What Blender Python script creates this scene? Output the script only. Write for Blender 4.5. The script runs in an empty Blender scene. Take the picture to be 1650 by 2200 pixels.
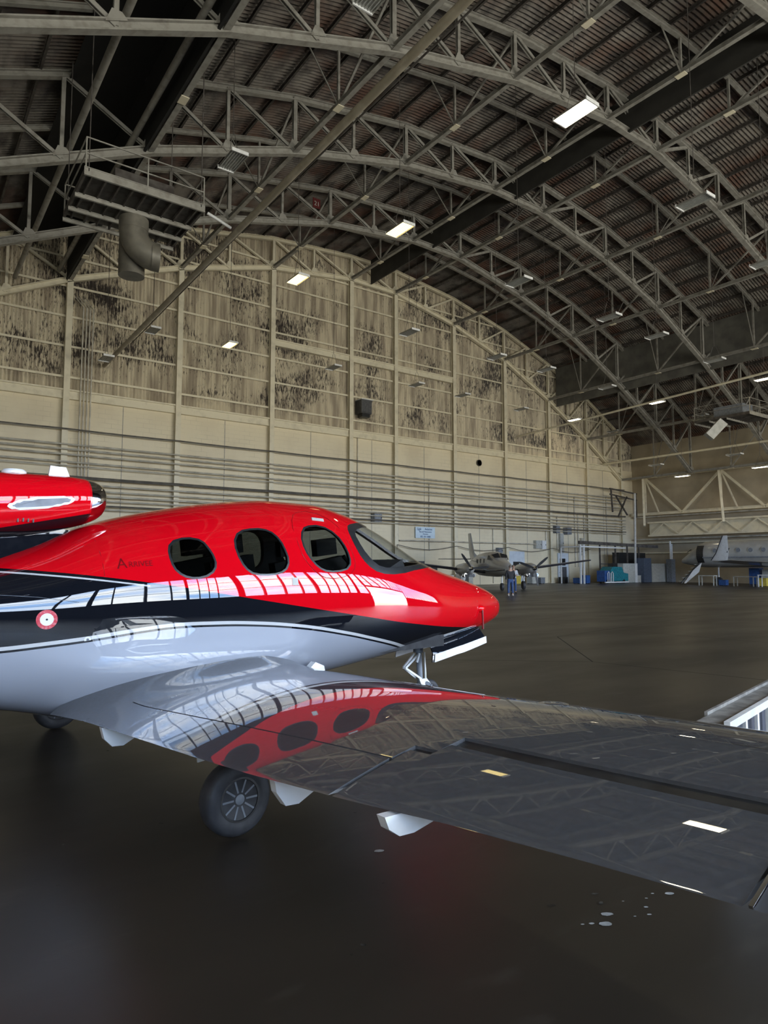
import bpy, math, random
from mathutils import Vector, Matrix, Euler
R = math.radians
PI = math.pi
scene = bpy.context.scene
COL = scene.collection
# ------------------------------------------------------------------ camera
cam_d = bpy.data.cameras.new('camera')
cam_d.sensor_fit = 'VERTICAL'
cam_d.sensor_height = 36.0
cam_d.lens = 36.0 * 1450.0 / 2200.0
cam_d.clip_start = 0.05
cam_d.clip_end = 1500
cam = bpy.data.objects.new('camera', cam_d)
COL.objects.link(cam)
cam.location = (0, 0, 1.65)
cam.rotation_euler = (R(90) + math.atan(117 / 1450.0), 0, -R(36))
scene.camera = cam
# ------------------------------------------------------------------ view
scene.view_settings.view_transform = 'Standard'
scene.view_settings.look = 'None'
scene.view_settings.gamma = 1.0
scene.view_settings.use_curve_mapping = False
scene.view_settings.exposure = 0.95
SKY = 12.5
# ------------------------------------------------------------------ world: blue sky with clouds
w = bpy.data.worlds.new('sky')
scene.world = w
w.use_nodes = True
nt = w.node_tree
for n in list(nt.nodes): nt.nodes.remove(n)
out = nt.nodes.new('ShaderNodeOutputWorld')
bg = nt.nodes.new('ShaderNodeBackground')
tc = nt.nodes.new('ShaderNodeTexCoord')
mp = nt.nodes.new('ShaderNodeMapping'); mp.inputs['Scale'].default_value = (1, 1, 3.2)
ns = nt.nodes.new('ShaderNodeTexNoise'); ns.inputs['Scale'].default_value = 2.6; ns.inputs['Detail'].default_value = 6
cr = nt.nodes.new('ShaderNodeValToRGB')
cr.color_ramp.elements[0].position = 0.42; cr.color_ramp.elements[0].color = (0.30, 0.48, 0.80, 1)
cr.color_ramp.elements[1].position = 0.60; cr.color_ramp.elements[1].color = (1.0, 0.97, 0.93, 1)
nt.links.new(tc.outputs['Generated'], mp.inputs['Vector'])
nt.links.new(mp.outputs['Vector'], ns.inputs['Vector'])
nt.links.new(ns.outputs['Fac'], cr.inputs['Fac'])
# below the horizon: sunlit concrete outside
sx_ = nt.nodes.new('ShaderNodeSeparateXYZ'); nt.links.new(tc.outputs['Generated'], sx_.inputs[0])
gt_ = nt.nodes.new('ShaderNodeMapRange'); gt_.inputs['From Min'].default_value = -0.02; gt_.inputs['From Max'].default_value = 0.02
nt.links.new(sx_.outputs['Z'], gt_.inputs['Value'])
mg_ = nt.nodes.new('ShaderNodeMix'); mg_.data_type = 'RGBA'; mg_.inputs['A'].default_value = (0.66, 0.60, 0.50, 1)
nt.links.new(gt_.outputs['Result'], mg_.inputs['Factor']); nt.links.new(cr.outputs['Color'], mg_.inputs['B'])
nt.links.new(mg_.outputs['Result'], bg.inputs['Color'])
bg.inputs['Strength'].default_value = SKY
nt.links.new(bg.outputs['Background'], out.inputs['Surface'])
# hangar limits
XL, XR = -13.0, 67.5
YF, YB = -15.0, 45.0
WIN_Z0, WIN_Z1 = 4.0, 11.6
OPEN_X0, OPEN_X1, OPEN_Z = 29.0, 42.0, 6.6
def portal(name, x0, x1, z0, z1, y):
    l = bpy.data.lights.new(name, 'AREA'); l.shape = 'RECTANGLE'
    l.size = x1 - x0; l.size_y = z1 - z0
    l.cycles.is_portal = True
    o = bpy.data.objects.new(name, l); COL.objects.link(o)
    o.location = ((x0 + x1) / 2, y, (z0 + z1) / 2)
    o.rotation_euler = (R(90), 0, 0)      # area light -Z faces +Y
    return o
portal('sky_portal', -10, OPEN_X0, WIN_Z0, WIN_Z1, YF + 0.4)
portal('sky_portal', OPEN_X0, OPEN_X1, 0.1, WIN_Z1, YF + 0.4)
portal('sky_portal', OPEN_X1, 64, WIN_Z0, WIN_Z1, YF + 0.4)

# ------------------------------------------------------------------ mesh helpers
def unit(a):
    a = Vector(a); return a.normalized() if a.length > 1e-9 else Vector((0, 0, 1))
def frame(d, up=(0, 0, 1)):
    d = unit(d); up = Vector(up)
    if abs(d.dot(up)) > 0.98: up = Vector((0, 1, 0)) if abs(d.y) < 0.9 else Vector((1, 0, 0))
    s = d.cross(up).normalized(); u = s.cross(d).normalized()
    return d, s, u
class M:
    def __init__(self): self.v = []; self.f = []; self.m = []; self.mi = 0
    def add(self, vs, fs):
        b = len(self.v); self.v += [Vector(p) for p in vs]
        for q in fs: self.f.append([b + i for i in q]); self.m.append(self.mi)
        return self
    def box(self, c, s, rz=0.0, rot=None):
        hx, hy, hz = s[0] / 2, s[1] / 2, s[2] / 2
        vs = [Vector((x, y, z)) for x in (-hx, hx) for y in (-hy, hy) for z in (-hz, hz)]
        mt = rot if rot is not None else Matrix.Rotation(rz, 3, 'Z')
        vs = [mt @ p + Vector(c) for p in vs]
        return self.add(vs, [(0, 1, 3, 2), (4, 6, 7, 5), (0, 4, 5, 1), (2, 3, 7, 6), (0, 2, 6, 4), (1, 5, 7, 3)])
    def b2(self, a, b):
        return self.box([(a[i] + b[i]) / 2 for i in range(3)], [abs(b[i] - a[i]) for i in range(3)])
    def bar(self, p, q, wd, ht, up=(0, 0, 1)):
        p = Vector(p); q = Vector(q); d, s, u = frame(q - p, up)
        vs = [x + s * a * wd / 2 + u * b * ht / 2 for x in (p, q) for a, b in ((-1, -1), (1, -1), (1, 1), (-1, 1))]
        return self.add(vs, [(3, 2, 1, 0), (4, 5, 6, 7), (0, 1, 5, 4), (1, 2, 6, 5), (2, 3, 7, 6), (3, 0, 4, 7)])
    def ibeam(self, p, q, wd, ht, t, up=(0, 0, 1)):
        p = Vector(p); q = Vector(q); d, s, u = frame(q - p, up)
        self.bar(p + u * (ht / 2 - t / 2), q + u * (ht / 2 - t / 2), wd, t, up)
        self.bar(p - u * (ht / 2 - t / 2), q - u * (ht / 2 - t / 2), wd, t, up)
        return self.bar(p, q, t, ht - 2 * t, up)
    def ring(self, c, s, u, r, n, r2=None):
        r2 = r if r2 is None else r2
        return [Vector(c) + s * math.cos(2 * PI * i / n) * r + u * math.sin(2 * PI * i / n) * r2 for i in range(n)]
    def loft(self, rings, cap0=True, cap1=True, closed=True):
        n = len(rings[0]); vs = [p for r in rings for p in r]; fs = []
        for k in range(len(rings) - 1):
            for i in range(n if closed else n - 1):
                j = (i + 1) % n
                fs.append((k * n + i, k * n + j, (k + 1) * n + j, (k + 1) * n + i))
        if cap0: fs.append(tuple(range(n - 1, -1, -1)))
        if cap1: fs.append(tuple((len(rings) - 1) * n + i for i in range(n)))
        return self.add(vs, fs)
    def tube(self, p, q, r, n=8, r1=None):
        d, s, u = frame(Vector(q) - Vector(p))
        return self.loft([self.ring(p, s, u, r, n), self.ring(q, s, u, r if r1 is None else r1, n)])
    def path(self, pts, r, n=6):
        pts = [Vector(p) for p in pts]; rings = []
        for i, p in enumerate(pts):
            d = pts[min(i + 1, len(pts) - 1)] - pts[max(i - 1, 0)]
            d, s, u = frame(d); rings.append(self.ring(p, s, u, r, n))
        return self.loft(rings)
    def revolve(self, c, axis, prof, n=24):
        d, s, u = frame(axis); c = Vector(c)
        return self.loft([self.ring(c + d * h, s, u, max(r, 1e-4), n) for r, h in prof])
    def prism(self, poly, vec):
        n = len(poly); a = [Vector(p) for p in poly]; b = [p + Vector(vec) for p in a]
        fs = [tuple(range(n - 1, -1, -1)), tuple(range(n, 2 * n))] + [(i, (i + 1) % n, n + (i + 1) % n, n + i) for i in range(n)]
        return self.add(a + b, fs)
    def build(self, name, mats, parent=None, smooth=None, origin=None):
        """world coords; parent's location is subtracted (parents are unrotated unless local)."""
        off = Vector((0, 0, 0))
        if parent is not None and not parent.get('local_frame'): 
            p = parent
            while p is not None: off += p.location; p = p.parent
        elif parent is None and origin is not None: off = Vector(origin)
        me = bpy.data.meshes.new(name)
        me.from_pydata([tuple(p - off) for p in self.v], [], self.f)
        mats = mats if isinstance(mats, (list, tuple)) else [mats]
        for mt in mats: me.materials.append(mt)
        if len(mats) > 1: me.polygons.foreach_set('material_index', self.m)
        if smooth is not None:
            me.polygons.foreach_set('use_smooth', [True] * len(me.polygons))
            me.set_sharp_from_angle(angle=R(smooth))
        me.update()
        o = bpy.data.objects.new(name, me); COL.objects.link(o)
        if parent is not None:
            o.parent = parent
            if parent.get('local_frame'): o['local_frame'] = 1
        elif origin is not None: o.location = origin
        return o
def orient(o, nested=False):
    pass
def tag(o, label=None, cat=None, group=None, kind=None):
    if label: o['label'] = label
    if cat: o['category'] = cat
    if group: o['group'] = group
    if kind: o['kind'] = kind
    return o
def thing(name, label, cat, loc=(0, 0, 0), rz=0.0, group=None, local=False):
    o = bpy.data.objects.new(name, None); COL.objects.link(o)
    o.empty_display_size = 0.2
    o.location = loc; o.rotation_euler = (0, 0, rz)
    if local: o['local_frame'] = 1
    return tag(o, label, cat, group)
def struct(m, name, mats, parent=None, smooth=None):
    o = m.build(name, mats, parent, smooth); o['kind'] = 'structure'; return o
def kids(o): return list(o.children)
def dup(o, parent=None, **kw):
    c = o.copy(); COL.objects.link(c); c.parent = parent
    for k, v in kw.items():
        if k == 'loc': c.location = v
        else: c[k] = v
    for ch in KIDS.get(o.name, []) or kids(o): dup(ch, c)
    return c
KIDS = {}

# ------------------------------------------------------------------ materials
def bsdf(name, color, rough=0.5, metal=0.0, coat=0.0, coat_r=0.03, spec=0.5, emit=None, es=0.0):
    m = bpy.data.materials.new(name); m.use_nodes = True
    b = m.node_tree.nodes['Principled BSDF']
    b.inputs['Base Color'].default_value = (*color, 1)
    b.inputs['Roughness'].default_value = rough
    b.inputs['Metallic'].default_value = metal
    b.inputs['Coat Weight'].default_value = coat
    b.inputs['Coat Roughness'].default_value = coat_r
    b.inputs['Specular IOR Level'].default_value = spec
    if emit: b.inputs['Emission Color'].default_value = (*emit, 1); b.inputs['Emission Strength'].default_value = es
    return m
def N(m, t, **kw):
    n = m.node_tree.nodes.new(t)
    for k, v in kw.items():
        if k in n.inputs.keys(): n.inputs[k].default_value = v
        else: setattr(n, k, v)
    return n
def L(m, a, b): m.node_tree.links.new(a, b)
def noisy(m, col2, scale=4.0, lo=0.4, hi=0.65, stretch=(1, 1, 1), detail=5, bump=0.0, rough2=None, rot=None):
    """mix base colour with col2 by noise in object space"""
    b = m.node_tree.nodes['Principled BSDF']
    t = N(m, 'ShaderNodeTexCoord'); mp = N(m, 'ShaderNodeMapping'); mp.inputs['Scale'].default_value = stretch
    n = N(m, 'ShaderNodeTexNoise'); n.inputs['Scale'].default_value = scale; n.inputs['Detail'].default_value = detail
    r = N(m, 'ShaderNodeMapRange'); r.inputs['From Min'].default_value = lo; r.inputs['From Max'].default_value = hi
    mx = N(m, 'ShaderNodeMix', data_type='RGBA')
    L(m, t.outputs['Object'], mp.inputs['Vector']); L(m, mp.outputs['Vector'], n.inputs['Vector'])
    L(m, n.outputs['Fac'], r.inputs['Value']); L(m, r.outputs['Result'], mx.inputs['Factor'])
    src = b.inputs['Base Color'].links[0].from_socket if b.inputs['Base Color'].links else None
    if src: L(m, src, mx.inputs['A'])
    else: mx.inputs['A'].default_value = b.inputs['Base Color'].default_value
    mx.inputs['B'].default_value = (*col2, 1)
    L(m, mx.outputs['Result'], b.inputs['Base Color'])
    if bump:
        bp = N(m, 'ShaderNodeBump'); bp.inputs['Strength'].default_value = bump; bp.inputs['Distance'].default_value = 0.02
        L(m, n.outputs['Fac'], bp.inputs['Height']); L(m, bp.outputs['Normal'], b.inputs['Normal'])
    if rough2 is not None:
        r2 = N(m, 'ShaderNodeMapRange'); r2.inputs['From Min'].default_value = lo; r2.inputs['From Max'].default_value = hi
        r2.inputs['To Min'].default_value = b.inputs['Roughness'].default_value; r2.inputs['To Max'].default_value = rough2
        L(m, n.outputs['Fac'], r2.inputs['Value']); L(m, r2.outputs['Result'], b.inputs['Roughness'])
    return m
STEEL = noisy(bsdf('painted_steel', (0.31, 0.295, 0.26), 0.55), (0.18, 0.165, 0.14), 3.0, 0.45, 0.75)
STEEL_D = noisy(bsdf('dark_steel', (0.10, 0.09, 0.08), 0.6), (0.05, 0.04, 0.035), 3.0)
TAN = noisy(bsdf('tan_steel_paint', (0.74, 0.67, 0.50), 0.5), (0.56, 0.50, 0.37), 2.0, 0.5, 0.8)
WHITE = noisy(bsdf('white_enamel', (0.75, 0.75, 0.74), 0.4), (0.6, 0.6, 0.58), 6.0, 0.5, 0.8)
GREYP = noisy(bsdf('grey_plastic', (0.22, 0.24, 0.27), 0.45), (0.15, 0.16, 0.18), 8.0)
BLACK = noisy(bsdf('black_paint', (0.015, 0.015, 0.016), 0.4), (0.03, 0.03, 0.03), 9.0)
CHROME = noisy(bsdf('polished_metal', (0.75, 0.76, 0.78), 0.08, 1.0), (0.62, 0.63, 0.65), 14.0)
RUBBER = noisy(bsdf('tyre_rubber', (0.030, 0.031, 0.035), 0.6), (0.05, 0.05, 0.054), 12.0)
CONDUIT = noisy(bsdf('conduit_steel', (0.62, 0.58, 0.48), 0.45, 0.1), (0.30, 0.27, 0.22), 1.2, 0.42, 0.7)
CONDUIT_D = noisy(bsdf('dark_pipe', (0.12, 0.11, 0.095), 0.5, 0.2), (0.2, 0.18, 0.15), 1.5)
TEAL = noisy(bsdf('teal_paint', (0.02, 0.22, 0.26), 0.45), (0.01, 0.13, 0.17), 6.0)
BLUE = noisy(bsdf('blue_paint', (0.03, 0.10, 0.30), 0.5), (0.02, 0.06, 0.2), 6.0)
YELLOW = noisy(bsdf('yellow_plastic', (0.65, 0.5, 0.08), 0.5), (0.5, 0.38, 0.06), 6.0)
BOXWHITE = noisy(bsdf('grey_white_panel', (0.5, 0.5, 0.46), 0.5), (0.4, 0.4, 0.36), 5.0)
CURT = noisy(bsdf('curtain_sheet', (0.05, 0.048, 0.042), 0.7), (0.035, 0.033, 0.03), 1.0)
CURT_L = noisy(bsdf('grey_curtain_sheet', (0.15, 0.145, 0.125), 0.7), (0.10, 0.095, 0.085), 1.0)
PIPE = noisy(bsdf('large_pipe_paint', (0.30, 0.26, 0.19), 0.45), (0.42, 0.37, 0.28), 2.0, 0.5, 0.75)
# ------------------------------------------------------------------ floor
def floor_mat():
    m = bsdf('polished_concrete_floor', (0.046, 0.036, 0.026), 0.33, spec=0.42)
    b = m.node_tree.nodes['Principled BSDF']
    noisy(m, (0.027, 0.021, 0.015), 0.5, 0.35, 0.65, (0.5, 1.4, 1), detail=7, rough2=0.42)
    noisy(m, (0.065, 0.054, 0.041), 2.2, 0.60, 0.75, (0.6, 1.6, 1), detail=8)
    t = N(m, 'ShaderNodeTexCoord'); bp = N(m, 'ShaderNodeBump'); bp.inputs['Strength'].default_value = 0.25; bp.inputs['Distance'].default_value = 0.004
    n = N(m, 'ShaderNodeTexNoise'); n.inputs['Scale'].default_value = 3.0; n.inputs['Detail'].default_value = 6
    L(m, t.outputs['Object'], n.inputs['Vector']); L(m, n.outputs['Fac'], bp.inputs['Height']); L(m, bp.outputs['Normal'], b.inputs['Normal'])
    return m
FLOORM = floor_mat()
JOINT = noisy(bsdf('dark_joint', (0.012, 0.011, 0.010), 0.7), (0.02, 0.018, 0.016), 9)
SPOT = noisy(bsdf('white_paint_drip', (0.55, 0.55, 0.52), 0.5), (0.4, 0.4, 0.38), 20)
CHIP = noisy(bsdf('floor_chip', (0.02, 0.018, 0.015), 0.6), (0.1, 0.09, 0.07), 15)
m = M(); m.box(((XL + XR) / 2, (YF + YB) / 2, -0.15), (XR - XL + 1, YB - YF + 1, 0.3))
m.mi = 1
def joint(a, b, wd=0.025):
    a = Vector((a[0], a[1], 0.0)); b = Vector((b[0], b[1], 0.0)); d, s, u = frame(b - a)
    z = Vector((0, 0, 0.0015))
    m.add([a + s * wd / 2 + z, b + s * wd / 2 + z, b - s * wd / 2 + z, a - s * wd / 2 + z], [(0, 1, 2, 3)])
joint((9.91, 7.48), (12.75, 10.61)); joint((9.91, 7.48), (10.5, 4.0)); joint((9.91, 7.48), (7.0, 10.1))
joint((10.5, 4.0), (11.2, -14)); joint((12.75, 10.61), (21.5, 12.1), 0.02)
for k in range(4): joint((16 + k * 12.2, YF), (14.5 + k * 12.2, YB), 0.02)
for k in range(3): joint((12, 18.0 + k * 8.5), (XR, 15.5 + k * 8.5), 0.02)
rnd = random.Random(5)
def blob(x, y, a, b, rot, mi, z=0.002):
    m.mi = mi; ring = []
    for i in range(14):
        t = 2 * PI * i / 14; k = 1 + 0.25 * rnd.random()
        px, py = a * k * math.cos(t), b * k * math.sin(t)
        ring.append((x + px * math.cos(rot) - py * math.sin(rot), y + px * math.sin(rot) + py * math.cos(rot), z))
    m.add(ring, [tuple(range(14))])
for x, y, a in [(2.37, 3.31, .026), (2.83, 2.09, .026), (2.75, 2.04, .028), (3.26, 2.03, .022), (2.99, 1.97, .010), (2.70, 2.08, .012), (3.04, 2.02, .010), (3.19, 2.08, .008), (3.12, 2.07, .007), (2.66, 2.10, .008), (2.92, 2.0, .006), (3.00, 2.12, .006)]:
    blob(x, y, a, a * 0.55, -0.5, 2)
for x, y, a in [(2.68, 2.30, .02), (2.95, 2.25, .018)]: blob(x, y, a, a * 0.4, -0.5, 3)
for i in range(70):
    x = rnd.uniform(-2, 6); y = rnd.uniform(0.8, 7); s = rnd.uniform(.004, .010); blob(x, y, s * 1.6, s, rnd.random() * 3, 3)
struct(m, 'floor', [FLOORM, JOINT, SPOT, CHIP])
# ground outside the doors
APRON = noisy(bsdf('outdoor_concrete', (0.42, 0.41, 0.38), 0.8), (0.34, 0.33, 0.31), 0.3)
m = M(); m.b2((XL, YF - 4, -0.3), (XR, YF - .5, 0.0)); tag(struct(m, 'trim_1', APRON), 'pale concrete apron outside the hangar doors')

# ------------------------------------------------------------------ roof geometry
NODE = [(-12.8, 8.0), (-5.8, 12.4), (1.2, 16.3), (8.2, 19.6), (15.2, 22.2), (22.2, 24.1), (29.2, 25.0), (33.7, 24.95), (40.3, 23.6), (46.8, 21.5), (53.1, 18.5), (59.1, 15.1), (65.05, 11.2)]
TOPN = [(-12.8, 11.9), (-5.8, 16.0), (1.2, 20.0), (8.2, 23.0), (15.2, 25.0), (22.2, 26.35), (29.2, 26.9), (33.7, 26.85), (40.3, 26.0), (46.8, 24.4), (53.1, 22.2), (59.1, 19.5), (65.05, 16.2)]
def lin(tab, x):
    if x <= tab[0][0]: i = 0
    elif x >= tab[-1][0]: i = len(tab) - 2
    else:
        i = 0
        while x > tab[i + 1][0]: i += 1
    (x0, z0), (x1, z1) = tab[i], tab[i + 1]
    return z0 + (z1 - z0) * (x - x0) / (x1 - x0)
zb = lambda x: lin(NODE, x)
zt = lambda x: lin(TOPN, x)
HALF = []                 # half panel abscissae
for i in range(len(NODE) - 1):
    HALF.append(NODE[i][0])
    if not 29 < NODE[i][0] < 33: HALF.append((NODE[i][0] + NODE[i + 1][0]) / 2)
HALF.append(NODE[-1][0])
def truss(Y, mat, label, bx0=-13):
    t = thing('roof_truss', label, 'roof truss', (27, Y, 8.0), group='arched roof trusses')
    bc = M()
    for (x0, z0), (x1, z1) in zip(NODE, NODE[1:]): bc.ibeam((x0, Y, z0), (x1, Y, z1), 0.30, 0.36, 0.05, up=(0, 0, 1))
    bc.build('bottom_chord', mat, t)
    tcd = M()
    for x0, x1 in zip(HALF, HALF[1:]): tcd.ibeam((x0, Y, zt(x0)), (x1, Y, zt(x1)), 0.26, 0.28, 0.05)
    tcd.build('top_chord', mat, t)
    for i, x in enumerate(HALF):
        main = any(abs(x - n[0]) < 0.01 for n in NODE)
        wd = 0.20 if main else 0.15
        M().ibeam((x, Y, zb(x)), (x, Y, zt(x)), wd, wd, 0.035, up=(0, 1, 0)).build('post', mat, t)
        g = M()
        h = 0.26 if main else 0.19
        z = zb(x)
        sl = (zb(x + .1) - zb(x - .1)) / .2
        for yy in (-0.14, 0.12):
            g.prism([(x - 1.7 * h, Y + yy, z - 1.7 * h * sl + .1), (x + 1.7 * h, Y + yy, z + 1.7 * h * sl + .1), (x + h * .8, Y + yy, z + h + .25), (x - h * .8, Y + yy, z + h + .25)], (0, 0.02, 0))
        g.build('gusset_plate', mat, t)
    for x0, x1 in zip(HALF, HALF[1:]):
        if 29 < x0 < 33: a, b = (x0, zt(x0)), (x1, zb(x1))
        elif x0 < 30: a, b = (x0, zt(x0)), (x1, zb(x1))
        else: a, b = (x0, zb(x0)), (x1, zt(x1))
        M().ibeam((a[0], Y, a[1]), (b[0], Y, b[1]), 0.15, 0.16, 0.03, up=(0, 1, 0)).build('diagonal', mat, t)
    return t
TY = [44.75, 36.6, 28.5, 20.3, 12.1, 3.9]
TL = ['tan painted arched truss standing against the end wall', 'arched grey truss second from the end wall, behind the platform', 'arched grey truss crossing just above the aerial platform railing',
      'arched grey truss along the very top left of the view', 'arched grey truss overhead, mostly above the view, corner at top right', 'arched grey truss overhead nearest the viewer, seen in the wing']
truss(TY[0], TAN, TL[0])
t1 = truss(TY[1], STEEL, TL[1])
for y, lb in list(zip(TY, TL))[2:]: dup(t1, None, loc=(27, y, 8.0), label=lb)
dup(t1, None, loc=(27, -4.3, 8.0), label='arched grey truss overhead behind the viewer')
RY = [(a + b) / 2 for a, b in zip(TY, TY[1:])] + [-0.2]
# mid-bay ribs
RL = ['roof rib between the end wall truss and the next', 'roof rib in the second bay from the end wall', 'roof rib in the third bay, above the platform', 'roof rib in the fourth bay, near top of view', 'roof rib overhead in the fifth bay', 'roof rib overhead beside the viewer']
def rib(Y, lb):
    r = M()
    for x0, x1 in zip(HALF, HALF[1:]): r.ibeam((x0, Y, zt(x0) - .02), (x1, Y, zt(x1) - .02), 0.18, 0.22, 0.04)
    return tag(r.build('roof_rib', STEEL, origin=(27, Y, 8)), 'curved grey steel ' + lb, 'roof rib', 'curved roof ribs between the trusses')
for y, lb in zip(RY, RL): rib(y, lb)
# longitudinal lattice girders (along Y)
GL = {3: 'longitudinal grey girder ending above the leftmost wall column', 4: 'longitudinal grey girder ending at the second wall column', 5: 'longitudinal grey girder ending at the third wall column',
      6: 'longitudinal grey girder along the left of the dark draft curtain', 7: 'longitudinal grey girder just right of the dark draft curtain', 8: 'longitudinal grey girder next right from the curtain girders',
      9: 'longitudinal grey girder in the middle of the right roof slope', 10: 'longitudinal grey girder beside the wide grey draft curtain', 11: 'longitudinal girder low on right above the round lamps', 12: 'lowest longitudinal girder at the far right wall', 2: 'longitudinal girder at the far left edge', 1: 'longitudinal girder above the left side wall'}
for k in range(1, 13):
    X, Z = NODE[k]
    t = thing('lattice_girder', GL[k], 'girder', (X, 0, Z), group='longitudinal lattice girders')
    M().ibeam((X, -4.3, Z + .02), (X, 44.6, Z + .02), 0.22, 0.22, 0.035).build('bottom_beam', STEEL, t)
    ys = TY + [-4.3]
    zl = zt(X)
    for a, b in zip(ys, ys[1:]):
        mid = (a + b) / 2
        M().bar((X, mid, Z), (X, mid, zl - .1), 0.11, 0.11, up=(0, 1, 0)).build('post', STEEL, t)
        M().bar((X, mid, Z), (X, b, zl - .15), 0.10, 0.10).build('brace', STEEL if k < 10 else STEEL, t)
        M().bar((X, mid, Z), (X - 1.6 if ((X < 31 and k != 3) or k == 10) else X + 1.6, mid, zt(X - 1.6 if ((X < 31 and k != 3) or k == 10) else X + 1.6) - .1), 0.05, 0.05).build('tie_rod', STEEL, t)
        M().prism([(X - .16, mid - .25, Z - .12), (X + .16, mid - .25, Z - .12), (X + .16, mid + .25, Z - .12), (X - .16, mid + .25, Z - .12)], (0, 0, .03)).build('joint_plate', TAN, t)
# purlins
px = []
for x0, x1 in zip(HALF, HALF[1:]):
    n = 2 if x1 - x0 < 4 else 3
    px += [x0 + (x1 - x0) * (i + 0.5) / n for i in range(n)]
pm = None
ORD = ['first', 'second', 'third', 'fourth', 'fifth', 'sixth', 'seventh', 'eighth', 'ninth', 'tenth', 'eleventh', 'twelfth', 'thirteenth', 'fourteenth', 'fifteenth']
for x in px:
    z = zt(x) + 0.22
    if pm is None:
        q = M(); q.ibeam((x, -14.9, z), (x, 44.9, z), 0.10, 0.20, 0.02); pm = q.build('purlin', STEEL_D, origin=(x, 0, z))
        c = pm
    else:
        c = pm.copy(); COL.objects.link(c); c.location = (x, 0, z)
    mk_ = min(((8.0, 'dark roof void'), (31.0, 'dark draft curtain'), (54.1, 'wide grey draft curtain')), key=lambda q: abs(q[0] - x))
    side_ = 'right' if x > mk_[0] else 'left'
    k_ = len([q for q in px if (mk_[0] < q <= x) or (x <= q < mk_[0])])
    tag(c, 'dark roof purlin, %s one to the %s of the %s' % (ORD[k_ - 1], side_, mk_[1]), 'purlin', 'dark purlins under the roof sheet')
# corrugated roof sheet : ridges run along X
def roof_mat():
    m = bsdf('rusty_corrugated_roof', (0.21, 0.185, 0.155), 0.6, 0.0)
    noisy(m, (0.11, 0.055, 0.035), 0.35, 0.42, 0.62, detail=6)
    noisy(m, (0.055, 0.045, 0.038), 1.6, 0.45, 0.7, (1, .5, 1), detail=8)
    return m
ROOF = roof_mat()
xs = [XL - .6] + [x + 0.0 for x in HALF] + [XR + .6]
m = M(); P = 0.22; K = 4
ys = []
ny = int((YB - YF + .8) / (P / K * 1.0))
vs = []; fs = []
for j in range(ny + 1):
    y = YF - .4 + j * P / K; dz = 0.05 * math.cos(2 * PI * j / K)
    for x in xs: vs.append((x, y, zt(x) + 0.41 + dz))
nx = len(xs)
for j in range(ny):
    for i in range(nx - 1): fs.append((j * nx + i, (j + 1) * nx + i, (j + 1) * nx + i + 1, j * nx + i + 1))
m.add(vs, fs)
m.mi = 1
m.add([(x, y, zt(x) + 0.52) for y in (YF - .5, YB + .5) for x in xs], [(i, nx + i, nx + i + 1, i + 1) for i in range(nx - 1)])
struct(m, 'ceiling', [ROOF, BLACK])
# draft curtains hanging along Y
def curtain(X, mat, lb, pad=0.0):
    m = M(); z0 = zb(X) - pad; z1 = zt(X) + 0.12
    m.b2((X - .02, -14.8, z0), (X + .02, 44.5, z1))
    m.b2((X - .05, -14.8, z0 - .04), (X + .05, 44.5, z0 + .06))
    return tag(m.build('draft_curtain', mat, origin=(X, 0, z0)), lb, 'draft curtain')
curtain(31.0, CURT, 'long dark draft curtain crossing the roof between the lit lamps')
curtain(54.1, CURT_L, 'wide grey draft curtain low on the right roof slope')
BLKS = noisy(bsdf('matte_black_sheet', (0.010, 0.010, 0.010), 0.8), (0.016, 0.015, 0.014), 1.0)  # plain matte black, for the left curtain and the roof void sheet
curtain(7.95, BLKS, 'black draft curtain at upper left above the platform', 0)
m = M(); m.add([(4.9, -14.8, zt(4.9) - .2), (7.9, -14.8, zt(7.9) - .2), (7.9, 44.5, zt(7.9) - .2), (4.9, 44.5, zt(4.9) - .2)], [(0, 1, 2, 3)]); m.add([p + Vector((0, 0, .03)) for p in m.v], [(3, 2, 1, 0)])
tag(m.build('roof_void_dark', BLKS, origin=(6.4, 15, 22)), 'black sheet standing in for the dark roof void at upper left between the trusses', 'ceiling panel')  # black sheet paints the darkness of the void under the roof
for X_, Z_, lb_ in ((5.1, 18.85, 'left of two round pipes crossing the dark roof void'), (7.5, 19.95, 'right of two round pipes crossing the dark roof void')):
    m = M(); m.tube((X_, 3.9, Z_), (X_, 44.5, Z_), .13, 12); tag(m.build('ceiling_pipe', STEEL, None, 50, origin=(X_, 24, Z_)), lb_, 'pipe')
for X0, n in ((29.2, 'dark'),):
    for y in TY[1:5]:
        pass

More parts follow.
